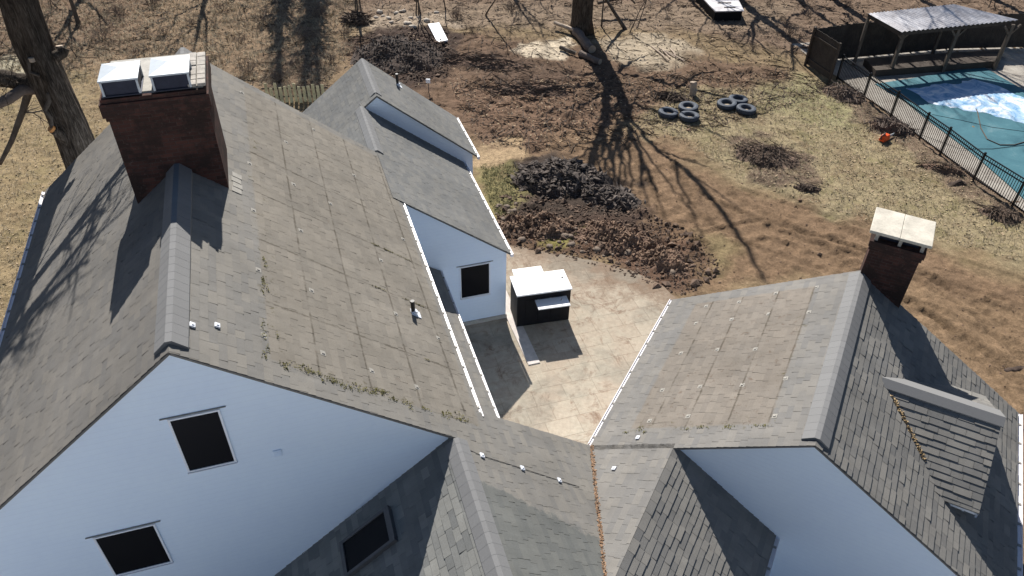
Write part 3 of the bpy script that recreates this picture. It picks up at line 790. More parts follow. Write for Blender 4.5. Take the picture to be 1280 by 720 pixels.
mb = MB(); mb.box(FA.p(-.04, 6.09, 10.045), 1.68, 1.60, .03, FA.X, FA.Y, FA.Z, taper=.96); mb.build('crown', 'crown_concrete', ch)
rng = random.Random(5); mb = MB()
for j in range(7):
    for i in range(2): mb.box(FA.p(.68+i*.0+(.10 if i else -.06), 5.35+j*.215, 10.09+rng.uniform(-.01, .012)), .14, .20, .06, FA.X, FA.Y, FA.Z)
mb.build('loose_brick', 'brick_cap_stone', ch, bevel=.008)
for (x0, x1, y0, y1, z) in ((-.84, -.22, 5.22, 5.98, 10.075), (-.02, .62, 5.24, 6.02, 10.075)):
    xc, yc = (x0+x1)/2, (y0+y1)/2; sx, sy = x1-x0, y1-y0
    mb = MB(); mb.box(FA.p(xc, yc, z+.135), sx-.06, sy-.06, .27, FA.X, FA.Y, FA.Z)
    mb.box(FA.p(xc, yc, z-.01), sx, sy, .02, FA.X, FA.Y, FA.Z)
    fc = mb.build('flue_cover', 'flue_dark', ch)
    mb = MB()
    for dx, dy in ((-1, -1), (1, -1), (1, 1), (-1, 1)): mb.box(FA.p(xc+dx*(sx/2-.02), yc+dy*(sy/2-.02), z+.12), .035, .035, .24, FA.X, FA.Y, FA.Z)
    ap = FA.p(xc, yc, z+.36); cs = [FA.p(xc+dx*(sx/2+.01), yc+dy*(sy/2+.01), z+.285) for dx, dy in ((-1, -1), (1, -1), (1, 1), (-1, 1))]
    for i in range(4):
        mb.quad([cs[i], cs[(i+1) % 4], ap]); mb.quad([cs[i]-Vector((0, 0, .03)), cs[(i+1) % 4]-Vector((0, 0, .03)), cs[(i+1) % 4], cs[i]])
    mb.quad([c_-Vector((0, 0, .03)) for c_ in cs])
    mb.build('flue_lid', 'galvanised_metal', ch)
# lead flashing at the foot of the big chimney
mb = MB()
for sgn in (1,):
    for k in range(4):
        mb.box(FA.p(.93+.02*(k%2), 5.28+k*.2, z_at(.93+.02*(k%2))+.02), .2, .17, .008, (FA.X-FA.Z*T)/math.hypot(1,T), FA.Y, (FA.Z+FA.X*T)/math.hypot(1,T))
mb.build('flashing', 'old_mount', ch)
mb = MB(); brick_box(mb, FC, -.03, .99, 5.56, 6.42, -.3, 6.1)
for e, z0, z1 in ((.03, 6.1001, 6.2), (.06, 6.2001, 6.34)): brick_box(mb, FC, -.03-e, .99+e, 5.56-e, 6.42+e, z0, z1)
ch2 = mb.build('chimney', 'chimney_brick', house)
mb = MB()
for x in (.02, .50, .95):
    for y in (5.60, 6.36): mb = MB(); mb.box(FC.p(x, y, 6.44), .07, .07, .2, FC.X, FC.Y, FC.Z); mb.build('slab_support', 'brick_cap_stone', ch2)
mb = MB(); mb.box(FC.p(.48, 5.99, 6.44), .8, .62, .18, FC.X, FC.Y, FC.Z); mb.build('flue', 'flue_dark', ch2)
mb = MB(); mb.box(FC.p(.145, 6.0, 6.575), .615, 1.06, .07, FC.X, FC.Y, FC.Z); mb.box(FC.p(.775, 6.0, 6.573), .635, 1.06, .07, FC.X, FC.Y, FC.Z)
mb.build('stone_slab', 'slab_concrete', ch2, bevel=.012)

# --- vent pipes
def on_ar(x, y, h=0): return FA.p(x, y, z_at(x)) + (FA.Z + FA.X*T)/Lx*h
def vent(p, n, r=.045, h=.34):
    mb = MB(); mb.tube([p, p+Vector((0, 0, h))], r, 14); v = mb.build('vent_pipe', 'black_rubber', house)
    d = FA.X*1 - FA.Z*n; d.normalize(); nn = (FA.Z + FA.X*n).normalized()
    mb = MB(); mb.box(p + nn*.018 + d*.05, .24, .2, .012, d, FA.Y, nn); mb.tube([p+nn*.02, p+nn*.09], [.085, .055], 12); mb.build('vent_flashing', 'white_trim', v)
vent(on_ar(3.93, 3.45), T); vent(FA.p(6.03, 16.6, uz-TU*(6.03-ux)), TU, .05, .42)
# --- white and grey mount plates left on the roofs
def plate(p, D, A, N, mat='white_trim', s=.075, parent=house, h=.03):
    mb = MB(); mb.box(p + N*(h/2+.008), s, s*1.15, h, D, A, N); mb.box(p + N*(h+.014), s*.5, s*.5, .014, D, A, N)
    return mb.build('mount_plate', mat, parent, bevel=.006)
DA = (FA.X - FA.Z*T)/Lx; NA = (FA.Z + FA.X*T)/Lx
for x, y in ((.25, .72), (.55, .90), (4.36, -.28), (5.12, -.31), (5.87, -.35)): plate(on_ar(x, y), DA, FA.Y, NA, s=.085)
Lc = math.hypot(1, TC); DC = (-FC.X - FC.Z*TC)/Lc; NC = (FC.Z - FC.X*TC)/Lc
def on_cl(x, y): return FC.p(x, y, CZ + TC*x)
for x, y in ((-3.18, .32), (-3.35, -.58)): plate(on_cl(x, y), DC, FC.Y, NC, s=.085)
rng = random.Random(3)
for x in (1.16, 1.98, 2.74, 3.52, 4.30):
    for y in (1.1, 3.0, 4.9, 6.7, 8.6, 10.4):
        if rng.random() < .82: plate(on_ar(x+rng.uniform(-.03, .03), y+rng.uniform(-.2, .2)), DA, FA.Y, NA, 'old_mount', .10, h=.003)
for x in (-.80, -1.6, -2.4, -3.15):
    for y in (.85, 1.9, 3.2, 4.4, 5.2):
        if rng.random() < .85: plate(on_cl(x+rng.uniform(-.03, .03), y+rng.uniform(-.12, .12)), DC, FC.Y, NC, 'old_mount', .10, h=.003)
DCr = (FC.X - FC.Z*TC)/Lc; NCr = (FC.Z + FC.X*TC)/Lc

mb = MB(); mb.tube([on_ar(4.12, -.22, .012), on_ar(4.36, -.28, .014), on_ar(5.12, -.31, .014), on_ar(5.87, -.35, .014), on_ar(6.3, -.37, .015)], .005, 5); mb.build('cable', 'black_rubber', house)
# --- moss, valley leaves
def clumps(name, mat, label, cat, spots, n, size, seed, parent=None, flat=.35):
    """spots: list of (point, axis along, axis across, normal, half length, half width)."""
    rng = random.Random(seed); mb = MB()
    for P0, A_, D_, N_, la, wa in spots:
        for k in range(n):
            a = rng.gauss(0, .5)*la; d = rng.gauss(0, .45)*wa; s = size*rng.uniform(.4, 1.5)
            c = P0 + A_*a + D_*d + N_*(.02+rng.random()*size*.4)
            ax = Vector((rng.gauss(0, 1), rng.gauss(0, 1), rng.gauss(0, 1))).normalized()
            q = ax.orthogonal().normalized(); w = ax.cross(q)
            nrm = (N_ + ax*.7).normalized(); e1 = nrm.orthogonal().normalized(); e1 = Matrix.Rotation(rng.random()*6.28, 3, nrm) @ e1; e2 = nrm.cross(e1)
            mb.quad([c+e1*s, c+e2*s*.7, c-e1*s, c-e2*s*.7], tone=rng.random())
    o = mb.build(name, mat, parent)
    if parent is None: tag(o, label, cat, kind='stuff')
    else: o['kind'] = 'stuff'
    return o
rng = random.Random(8)
spots = []
for k in range(46):
    f = rng.random(); x = 1.3 + 2.95*(f**.8); spots.append((on_ar(x, .50+.06*math.sin(x*5)+rng.gauss(0, .05)), DA, FA.Y, NA, .12*rng.uniform(.3, 1.6), .06))
for k in range(12): spots.append((on_ar(1.22+rng.gauss(0, .05), .5+rng.random()*2.8), FA.Y, DA, NA, .10, .05))
for k in range(14): spots.append((on_ar(3.0+rng.random()*1.4, rng.choice((1.98, 3.85, 5.6))), DA, FA.Y, NA, .12, .02))
for x in (-3.2, -2.3, -2.1, -1.9, -1.55, -1.5, -1.1, -.9): spots.append((on_cl(x+rng.gauss(0, .04), .58+rng.gauss(0, .03)), DC, FC.Y, NC, .11, .05))
for x in (-3.25, -3.1, -3.5): spots.append((on_cl(x, .5+rng.gauss(0, .1)), DC, FC.Y, NC, .08, .05))
clumps('roof_moss', 'moss', 'olive green moss clumps growing along the lower edges of the old panel areas on both roofs', 'moss', spots, 20, .013, 4)
va = FA.p(7.18, 1.03, 2.83); vq = FA.p(5.83, -2.8, 3.90); dv = (vq-va); spots = []
acr = dv.cross(Vector((0, 0, 1))).normalized()
for k in range(70): spots.append((va + dv*(k/70+.01) + Vector((0, 0, .012)), dv.normalized(), acr, Vector((0, 0, 1)), .08, .055))
clumps('valley_leaves', 'dead_leaves', 'orange brown dead leaves packed in the valley between the two front roofs', 'leaves', spots, 11, .020, 6)
d0 = FC.p(1.25, 2.7, CZ-TC*1.25); d1 = FC.p(2.1, 1.82, CZ-TC*2.1); spots = []
for k in range(20): spots.append((d0.lerp(d1, k/20)+Vector((0, 0, .02)), (d1-d0).normalized(), FC.X, Vector((0, 0, 1)), .06, .05))
clumps('dormer_leaves', 'dead_leaves_pale', 'pale tan dead leaves caught beside the dormer on the right roof', 'leaves', spots, 11, .024, 7)

# ================================================================== YARD THINGS
FENCE_A = gp(1040, 100); 
# --- patio cabinet
def cabinet():
    h = 1.28; W = 1.74; Dp = .98; az = R(-8)
    c0 = gp(676, 354, h); c = Vector((c0.x, c0.y, 0))
    X = Vector((math.cos(R(14)), math.sin(R(14)), 0)); Y = Vector((-X.y, X.x, 0)); Z = Vector((0, 0, 1))
    t = thing('patio_cabinet', 'tall black cabinet with white top and two small white shelves on the stone patio', 'cabinet', c)
    mb = MB(); mb.box(c+Z*(h/2-.0), W-.06, Dp-.08, h-.06, X, Y, Z)
    for x in (-.4, 0, .4): mb.box(c - Y*(Dp/2-.04+.005) + X*x + Z*.62, .36, .02, .9, X, Y, Z)
    mb.build('body', 'black_paint', t, bevel=.015)
    mb = MB(); mb.box(c+Z*(h+.01), W, Dp, .05, X, Y, Z); mb.build('top', 'white_enamel', t, bevel=.01)
    mb = MB(); mb.box(c - Y*(Dp/2+.19) + X*.20 + Z*(h-.26), 1.0, .46, .035, X, Y, Z); mb.build('shelf', 'white_enamel', t, bevel=.006)
    mb = MB(); mb.box(c + Y*(Dp/2+.26) - X*.22 + Z*(h-.08), .95, .36, .035, X, Y, Z); mb.build('shelf', 'white_enamel', t, bevel=.006)
    mb = MB()
    for dx in (-1, 1):
        for dy in (-1, 1): mb.tube([c+X*dx*(W/2-.12)+Y*dy*(Dp/2-.13), c+X*dx*(W/2-.12)+Y*dy*(Dp/2-.13)+Z*.06], .04, 10)
    mb.build('foot', 'black_rubber', t)
    mb = MB(); hp = c - Y*(Dp/2+.22) + X*.45 + Z*(h-.18); mb.tube([hp, hp+Z*.07+X*.02], .012, 8); mb.build('knob', 'black_metal', t)
    mb = MB(); mb.tube([c+X*(W/2-.16)+Y*.1+Z*(h+.035), c+X*(W/2-.16)+Y*.1+Z*(h+.05)], .03, 10); mb.build('cap', 'black_metal', t)
cabinet()

# --- tyres
def tyre_mesh():
    mb = MB(); prof = [(.235, .05), (.24, .20), (.28, .235), (.36, .245), (.44, .225), (.47, .18), (.475, .125), (.47, .07), (.44, .025), (.36, .005), (.28, .015)]
    n = 40
    for k in range(n):
        a0, a1 = 2*math.pi*k/n, 2*math.pi*(k+1)/n
        for i in range(len(prof)):
            (r0, z0), (r1, z1) = prof[i], prof[(i+1) % len(prof)]
            g0 = .012*(k % 2) if r0 > .45 else 0; g1 = .012*(k % 2) if r1 > .45 else 0
            mb.quad([Vector(((r0-g0)*math.cos(a0), (r0-g0)*math.sin(a0), z0)), Vector(((r1-g1)*math.cos(a0), (r1-g1)*math.sin(a0), z1)),
                     Vector(((r1-g1)*math.cos(a1), (r1-g1)*math.sin(a1), z1)), Vector(((r0-g0)*math.cos(a1), (r0-g0)*math.sin(a1), z0))])
    return mb
ty_spots = [((835, 143), 'leftmost tyre of the left trio lying on the lawn'),
            ((860, 137), 'tyre at the back of the left trio on the lawn, nearest the upright log'),
            ((861, 149), 'tyre at the front of the left trio lying on the lawn'),
            ((908, 133), 'leftmost tyre of the right trio lying on the lawn'),
            ((922, 127), 'tyre at the back of the right trio lying on the lawn'),
            ((932, 139), 'tyre at the front right of the right trio on the lawn')]
first = None
for (px, lab) in ty_spots:
    p = on(*px)
    if first is None:
        root = thing('tyre', lab, 'tyre', p, 'old tyres laid flat on the lawn')
        mb = tyre_mesh(); mb.v = [v + p for v in mb.v]; t_o = mb.build('casing', 'tyre_rubber', root)
        mb = MB(); N = 20; c = p + Vector((0, 0, .07)); mb.v = []
        for k in range(N):
            a, b = 2*math.pi*k/N, 2*math.pi*(k+1)/N
            mb.quad([c + Vector((0, 0, .025)), c + Vector((.25*math.cos(a), .25*math.sin(a), .01*math.sin(a*5))), c + Vector((.25*math.cos(b), .25*math.sin(b), .01*math.sin(b*5)))])
        f_o = mb.build('sand_fill', 'sand', root); first = (root, t_o, f_o)
    else:
        root = first[0].copy(); COL.objects.link(root); root.location = p; root['label'] = lab
        for q in first[1:]:
            c = q.copy(); COL.objects.link(c); c.parent = root
    root.location = p; root.rotation_euler = (random.uniform(-.06, .06), random.uniform(-.06, .06), random.random()*6)
# --- upright log, boards, stake, crate
def log(name, label, a, b, r, mat='bark', cut='pale_wood', cat='log', group=None):
    a, b = Vector(a), Vector(b); base = Vector((a.x, a.y, min(a.z, b.z)))
    t = thing(name, label, cat, base, group)
    d = (b-a); mid = [a.lerp(b, k/5) for k in range(6)]
    rng = random.Random(int(a.x*100)); mid = [m_ + Vector((rng.gauss(0, r*.12), rng.gauss(0, r*.12), 0)) for m_ in mid]
    mb = MB(); mb.tube(mid, [r*rng.uniform(.9, 1.1) for _ in mid], 12, cap=False, jitter=.06, rng=rng); mb.build('bark', mat, t)
    mb = MB(); n = d.normalized()
    for e, s in ((mid[0], -1), (mid[-1], 1)): mb.tube([e, e+n*s*.012], r*.93, 12)
    mb.build('cut_end', cut, t)
    return t
p = on(866, 118); log('log', 'short pale log standing on end on the lawn behind the left trio of tyres', p-Vector((0, 0, .02)), p + Vector((-.05, .1, .62)), .17, 'pale_wood')
L0 = on(727, 40)
def offs(dx, dy, z=.0): return Vector((L0.x+dx, L0.y+dy, gz(L0.x+dx, L0.y+dy)+z))
log('log', 'thick pale cut log propped at the foot of the tall trunk', offs(-.35, -.6, .25), offs(.35, -2.9, .22), .24, 'grey_twig', group='cut logs by the tall trunk')
log('log', 'thin pale cut limb sticking out left from the foot of the tall trunk', offs(-1.5, .4, .35), offs(-.3, -.7, .3), .11, 'pale_wood', group='cut logs by the tall trunk')
log('log', 'small grey cut log lying lowest below the tall trunk', offs(-.3, -3.3, .15), offs(.7, -4.3, .13), .16, 'grey_twig', group='cut logs by the tall trunk')
log('log', 'dark stubby cut limb left of the small grey log', offs(-1.3, -2.6, .15), offs(-.5, -3.3, .16), .1, 'bark', group='cut logs by the tall trunk')
def sticks_small(cx, cy, n, seed, label):
    rng = random.Random(seed)
    for k in range(n):
        p = on(cx+rng.uniform(-14, 14), cy+rng.uniform(-5, 5)); a = R(115)+rng.gauss(0, .35); L = rng.uniform(.9, 2.0)
        d = Vector((math.cos(a), math.sin(a), 0))*L/2
        mb = MB(); mb.tube([p-d+Vector((0, 0, .06)), p+Vector((0, 0, .08)), p+d+Vector((0, 0, .05))], .04, 6)
        tag(mb.build('stick', 'pale_wood', origin=p), label, 'stick', 'loose pale sticks on the dirt')
sticks_small(828, 66, 5, 2, 'pale stick lying in the small bundle right of the big tree shadow')
# cracked pale slab
mb = MB(); q = [gp(535, 33), gp(549, 31), gp(560, 53), gp(547, 56)]; cc = sum(q, Vector())/4
X = (q[1]-q[0]).normalized()
m1 = [q[0], q[1], q[1].lerp(q[2], .42), q[0].lerp(q[3], .30)]; m2 = [q[0].lerp(q[3], .33), q[1].lerp(q[2], .45), q[2], q[3]]
for k, m_ in enumerate((m1, m2)): mb.prism([(p.x, p.y) for p in m_], .06, .14)
tag(mb.build('slab', 'white_enamel', origin=cc), 'pale cracked flat board lying on the dark soil behind the rear wing', 'board')
# marker stake
p = on(536, 116); t = thing('marker_stake', 'thin stake with a small white square top in the brown dirt', 'stake', p)
mb = MB(); mb.tube([p, p+Vector((0, 0, .55))], .02, 6); mb.build('stake', 'grey_twig', t)
mb = MB(); mb.box(p+Vector((0, 0, .6)), .2, .05, .2); mb.build('plate', 'white_trim', t)
# low box with pale lid at the top
def lowbox():
    h = .62; q = [gp(868, -14, h), gp(915, -16, h), gp(930, 13, h), gp(894, 14, h)]; q = [Vector((v.x, v.y, 0)) for v in q]; c = sum(q, Vector())/4
    t = thing('raised_box', 'low black box with a pale stained lid at the top edge of the yard', 'box', c)
    mb = MB(); ins = [c+(v-c)*.95 for v in q]; mb.prism([(v.x, v.y) for v in reversed(ins)], -.05, h-.06); mb.build('body', 'black_paint', t)
    mb = MB(); mb.prism([(v.x, v.y) for v in reversed(q)], h-.06, h); mb.build('lid', 'corrugated_roof', t)
    mb = MB()
    for k in range(5):
        a = q[0].lerp(q[3], .15+k*.17); b = q[1].lerp(q[2], .10+k*.2); a = a.lerp(b, .1*k); mb.tube([a+Vector((0, 0, h+.015)), a.lerp(b, .6)+Vector((0, 0, h+.02))], .03, 5)
    mb.build('fallen_twig', 'dry_twig', t)
lowbox()
# dark tarp-covered heap at the top edge
def both(*fs):
    def fn(*a):
        for f in fs: f(*a)
    return fn
def heap(name, label, cat, c, sx, sy, h, rot, mat, seed=1, n=26, lump=.35, kind=None, extra=None, freq=2.0):
    rs = np.random.RandomState(seed); mb = MB(); X = Vector((math.cos(rot), math.sin(rot), 0)); Y = Vector((-X.y, X.x, 0))
    u = np.linspace(-1, 1, n); U_, V_ = np.meshgrid(u, u)
    rr = np.hypot(U_, V_); nz = fbm(U_*freq*sx+seed*3.1+40, V_*freq*sy+40, seed, 4, .6)
    lo = fbm(U_*1.6+seed*7.7, V_*1.6+9, seed+50, 2)
    H = h*np.clip(1-rr**2*(.35+1.9*lo), 0, 1)**1.1*(1-lump+2*lump*nz) - .05*(rr > .92) - .03
    grid = {}
    for i in range(n):
        for j in range(n):
            p = Vector(c)+X*float(U_[i, j]*sx)+Y*float(V_[i, j]*sy); grid[i, j] = Vector((p.x, p.y, gz(p.x, p.y)-.02+float(H[i, j])))
    i0 = len(mb.v); order = {}
    for k_, v in grid.items(): order[k_] = len(mb.v); mb.v.append(v)
    for i in range(n-1):
        for j in range(n-1):
            mb.f.append((order[i, j], order[i, j+1], order[i+1, j+1], order[i+1, j])); mb.uv.append([(0, 0)]*4); mb.tone.append(.5); mb.mi.append(0)
    def surf(a, b):
        i = int((b+1)/2*(n-1)); j = int((a+1)/2*(n-1)); return grid[min(max(i, 0), n-1), min(max(j, 0), n-1)]
    mats = [mat]
    if extra:
        mats.append(extra[0]); extra[1](mb, surf, X, Y)
    o = mb.build(name, mats, origin=Vector(c)); tag(o, label, cat, kind=kind); return o
def octa(mb, c, a, b, h, ax, rng, mi=0):
    i = len(mb.v); P_ = []
    for d in ((1, 0, 0), (0, 1, 0), (-1, 0, 0), (0, -1, 0), (0, 0, 1), (0, 0, -1)):
        j = rng.uniform(.6, 1.35); P_.append(c + ax @ Vector((d[0]*a*j+rng.gauss(0, .15)*a, d[1]*b*j+rng.gauss(0, .15)*b, d[2]*h*j)))
    mb.v += P_; t_ = rng.random()
    for f in ((0, 1, 4), (1, 2, 4), (2, 3, 4), (3, 0, 4), (1, 0, 5), (2, 1, 5), (3, 2, 5), (0, 3, 5)):
        mb.f.append(tuple(i+k for k in f)); mb.uv.append([(0, 0)]*3); mb.tone.append(t_); mb.mi.append(mi)
def ex_sticks(n, L, r, seed, ang=None, spread=3.2, lift=.12):
    def fn(mb, surf, X, Y):
        rng = random.Random(seed)
        for k in range(n):
            while True:
                a, b = rng.gauss(0, .48), rng.gauss(0, .48)
                if a*a+b*b < 1: break
            p = surf(a, b) + Vector((0, 0, rng.random()*lift)); an = (ang if ang is not None else 0) + rng.uniform(-spread/2, spread/2); l = L*rng.uniform(.4, 1.3)
            d = Vector((math.cos(an), math.sin(an), rng.gauss(0, .22))).normalized(); bend = Vector((rng.gauss(0, .12), rng.gauss(0, .12), rng.gauss(0, .06)))*l
            mb.tube([p-d*l/2, p+bend*.4, p+d*l/2+bend*.3], [r*rng.uniform(.6, 1.3), r, r*.4], 4, cap=False, mi=1)
    return fn
def ex_chunks(n, s, seed, flat=.4, mi=1):
    def fn(mb, surf, X, Y):
        rng = random.Random(seed)
        for k in range(n):
            while True:
                a, b = rng.gauss(0, .5), rng.gauss(0, .5)
                if a*a+b*b < 1.15: break
            p = surf(max(-1, min(1, a)), max(-1, min(1, b))); q = s*rng.uniform(.35, 1.4)**1.3
            ax = Matrix.Rotation(rng.random()*6.3, 3, 'Z') @ Matrix.Rotation(rng.gauss(0, .5), 3, 'X') @ Matrix.Rotation(rng.gauss(0, .5), 3, 'Y')
            octa(mb, p+Vector((0, 0, q*.1)), q*.8, q*.5, q*flat*.8, ax, rng, mi)
    return fn
simple('dark_tarp', (.012, .011, .014), .5, 0, .4, 3)
heap('covered_heap', 'long low black covered heap at the top edge left of the tall trunk', 'heap', gp(686, -4), 1.55, .6, .55, R(4), 'dark_tarp', 3, 22, .2)
heap('mulch_pile', 'large pile of black bark mulch behind the corner of the rear wing', 'pile', gp(700, 224), 2.35, 1.55, .55, R(-8), 'mulch', 5, 44, .7, extra=('mulch_chunk', both(ex_chunks(2000, .085, 6, .35), both(ex_chunks(420, .20, 71, .28), ex_sticks(200, .5, .022, 61, lift=.05)))), freq=2.2)
heap('mulch_pile', 'low black mulch spread trailing right of the large mulch pile', 'pile', gp(757, 246), 1.6, .95, .32, R(-25), 'mulch', 9, 30, .5, extra=('mulch_chunk', both(ex_chunks(700, .08, 8, .35), both(ex_chunks(150, .18, 72, .28), ex_sticks(60, .5, .02, 62, lift=.05)))), freq=2.2)
heap('soil_heap', 'dark soil heap between the mulch pile and the patio edge by the wall', 'pile', gp(672, 282), 1.8, 1.1, .26, R(-4), 'churn_soil', 11, 36, .8, extra=('soil', ex_chunks(900, .10, 10, .7)), freq=3)
heap('soil_heap', 'brown clod heap at the middle of the patio edge', 'pile', gp(770, 298), 1.9, 1.2, .26, R(-20), 'red_soil', 12, 36, .8, extra=('soil', ex_chunks(700, .10, 14, .7)), freq=3)
heap('soil_heap', 'brown clod heap at the right corner of the patio near the eaves', 'pile', gp(828, 324), 1.5, 1.1, .24, R(-35), 'red_soil', 13, 32, .8, extra=('soil', ex_chunks(600, .09, 15, .7)), freq=3)
heap('soil_heap', 'wide dark churned soil mound behind the peak of the rear wing', 'pile', gp(500, 72), 3.2, 2.9, .5, R(5), 'wet_soil', 15, 44, .55, extra=('mulch_chunk', both(ex_chunks(1300, .09, 16, .6), ex_sticks(300, .6, .02, 63, lift=.06))), freq=1.6)
heap('brush_pile', 'round brown brush pile on the lawn below the right trio of tyres', 'pile', gp(960, 196), 1.7, 1.25, .28, R(-25), 'churn_soil', 17, 26, .4, extra=('dry_twig', both(ex_sticks(190, .8, .014, 18), ex_chunks(420, .07, 64))))
heap('brush_pile', 'small dark clods and twigs at the lower right end of the round brush pile', 'pile', gp(1010, 235), .7, .35, .2, R(-10), 'wet_soil', 19, 18, .4, extra=('dry_twig', both(ex_sticks(30, .6, .012, 20), ex_chunks(120, .09, 68))))
heap('brush_pile', 'grey brown brush pile against the pool fence behind the orange tool', 'pile', gp(1112, 160), 1.15, .75, .42, R(-30), 'churn_soil', 21, 24, .4, extra=('grey_twig', both(ex_sticks(130, .9, .014, 22), ex_chunks(160, .07, 65))))
heap('brush_pile', 'grey twig pile at the foot of the pool fence nearest the wooden fence', 'pile', gp(1052, 118), 1.3, .9, .4, R(-50), 'churn_soil', 23, 24, .4, extra=('grey_twig', both(ex_sticks(110, .9, .014, 24), ex_chunks(160, .07, 66))))
heap('dirt_pile', 'low brown dirt pile with a dark end beside the middle of the pool fence', 'pile', gp(1180, 212), 1.05, .42, .28, R(-28), 'red_soil', 25, 24, .4, extra=('dry_twig', ex_sticks(60, .6, .014, 26)))
heap('dirt_pile', 'small dark wet clod by the pool fence below the brown dirt pile', 'pile', gp(1197, 229), .5, .22, .2, R(5), 'wet_soil', 27, 16, .4)
heap('brush_pile', 'ragged brown twig heap below the pool fence at the right edge', 'pile', gp(1252, 268), 1.0, .6, .25, R(-30), 'churn_soil', 28, 22, .4, extra=('dry_twig', both(ex_sticks(80, .8, .013, 29), ex_chunks(150, .07, 67))))
heap('brush_row', 'long row of dark branches on the dirt left of the big tree shadow', 'pile', gp(664, 112), 2.9, .9, .16, R(-3), 'red_soil', 30, 28, .7, extra=('dry_twig', ex_sticks(150, 1.3, .020, 31, R(-12), 1.6, .05)))
heap('brush_row', 'row of dark branches right of the wide dark soil mound', 'pile', gp(600, 78), 3.0, .9, .18, R(-14), 'red_soil', 32, 28, .7, extra=('dry_twig', ex_sticks(150, 1.4, .020, 33, R(-16), 1.5, .05)))
heap('brush_row', 'scattered dark sticks heap above the left trio of tyres', 'pile', gp(842, 122), 1.1, .45, .2, R(-10), 'wet_soil', 34, 18, .5, extra=('dry_twig', ex_sticks(80, .9, .02, 35)))
heap('dark_hole', 'dark hollow scraped in the dirt at the right edge', 'hole', gp(1268, 461), .55, .18, .1, R(8), 'wet_soil', 36, 18, .4)
heap('root_bowl', 'round dark root clump under the thin stems at the top', 'roots', gp(446, 27), .9, .8, .5, R(0), 'wet_soil', 37, 22, .5, extra=('dry_twig', ex_sticks(120, .8, .03, 38)))

# --- individual stones in the churned soil
rng = random.Random(44)
SPOTS = {'beside the patio edge in churned soil': [(636+rng.random()*200, 0) for _ in range(26)]}
stone_lab = 'round brown field stone lying in the churned soil along the patio edge'
ico = bmesh.new(); bmesh.ops.create_icosphere(ico, subdivisions=2, radius=1)
smesh = []
for k in range(5):
    b2 = ico.copy()
    for v in b2.verts:
        n = .82+.36*rng.random(); v.co = Vector((v.co.x*n*1.2, v.co.y*n, v.co.z*n*.7))
    me = bpy.data.meshes.new('stone'); b2.to_mesh(me); b2.free(); me.materials.append(MATS['field_stone']); me.polygons.foreach_set('use_smooth', [True]*len(me.polygons)); smesh.append(me)
simple('pale_stone', (.44, .38, .31), .85, 0, .3, 5, bmp=.02)
pale = []
for me0 in smesh:
    me1 = me0.copy(); me1.materials.clear(); me1.materials.append(MATS['pale_stone']); pale.append(me1)
def stone(px, py, s, k, lab, grp, pl=False):
    p = on(px, py); o = bpy.data.objects.new('stone', (pale if pl else smesh)[k % 5]); COL.objects.link(o); o.location = p + Vector((0, 0, s*.08)); o.scale = (s, s, s)
    o.rotation_euler = (0, 0, k*1.7); tag(o, lab, 'stone', grp)
for k in range(34):
    f = rng.random(); px = 648+f*200; edge = 308 + (f*200)*.17 + max(0, f-.8)*90
    stone(px, edge - rng.uniform(6, 34), rng.uniform(.06, .15), k, stone_lab, 'field stones by the patio edge')
for k in range(16):
    stone(470+rng.random()*100, 14+rng.random()*20, rng.uniform(.07, .2), k+50, 'pale field stone in the rubble strip at the top edge of the clearing', 'pale stones at the top of the clearing', True)
for k in range(12):
    stone(620+rng.random()*30, 255+rng.random()*40, rng.uniform(.05, .12), k+80, 'small stone in the dark soil near the corner of the rear wing', 'small stones near the rear wing corner')

ORD = 'first second third fourth fifth sixth seventh eighth ninth tenth eleventh twelfth thirteenth fourteenth fifteenth sixteenth seventeenth eighteenth nineteenth twentieth'.split()
def ordinals(group, what):
    L = [o for o in bpy.data.objects if o.get('group') == group]
    L.sort(key=lambda o: (o.location.x)/(max(o.location.y, 1)))
    n = len(L)
    for k, o in enumerate(L):
        o['label'] = (ORD[k] + ' from the left ' if k < n/2 else ORD[n-1-k] + ' from the right ') + what
ordinals('field stones by the patio edge', 'of the brown field stones along the patio edge')
ordinals('pale stones at the top of the clearing', 'of the pale stones at the top of the clearing')
ordinals('small stones near the rear wing corner', 'of the small stones by the rear wing corner')
ordinals('loose pale sticks on the dirt', 'of the loose pale sticks right of the tall trunk')
# --- orange tool
p = on(1105, 175)
t = thing('orange_tool', 'small bright orange power tool lying on the lawn by the pool fence', 'tool', p)
mb = MB(); X = Vector((.8, .6, 0)).normalized(); Y = Vector((-X.y, X.x, 0)); Z = Vector((0, 0, 1))
mb.box(p+Z*.15, .50, .27, .26, X, Y, Z, taper=.8); mb.box(p+Z*.27-X*.14, .22, .2, .12, X, Y, Z, taper=.7); mb.build('body', 'orange_plastic', t, bevel=.03)
mb = MB(); mb.tube([p-X*.24+Z*.14, p-X*.36+Z*.2, p-X*.3+Z*.32, p-X*.08+Z*.36], .028, 8); mb.build('handle', 'black_rubber', t)
mb = MB(); mb.box(p+X*.45+Z*.12, .5, .02, .09, X, Y, Z); mb.build('bar', 'galvanised_metal', t)

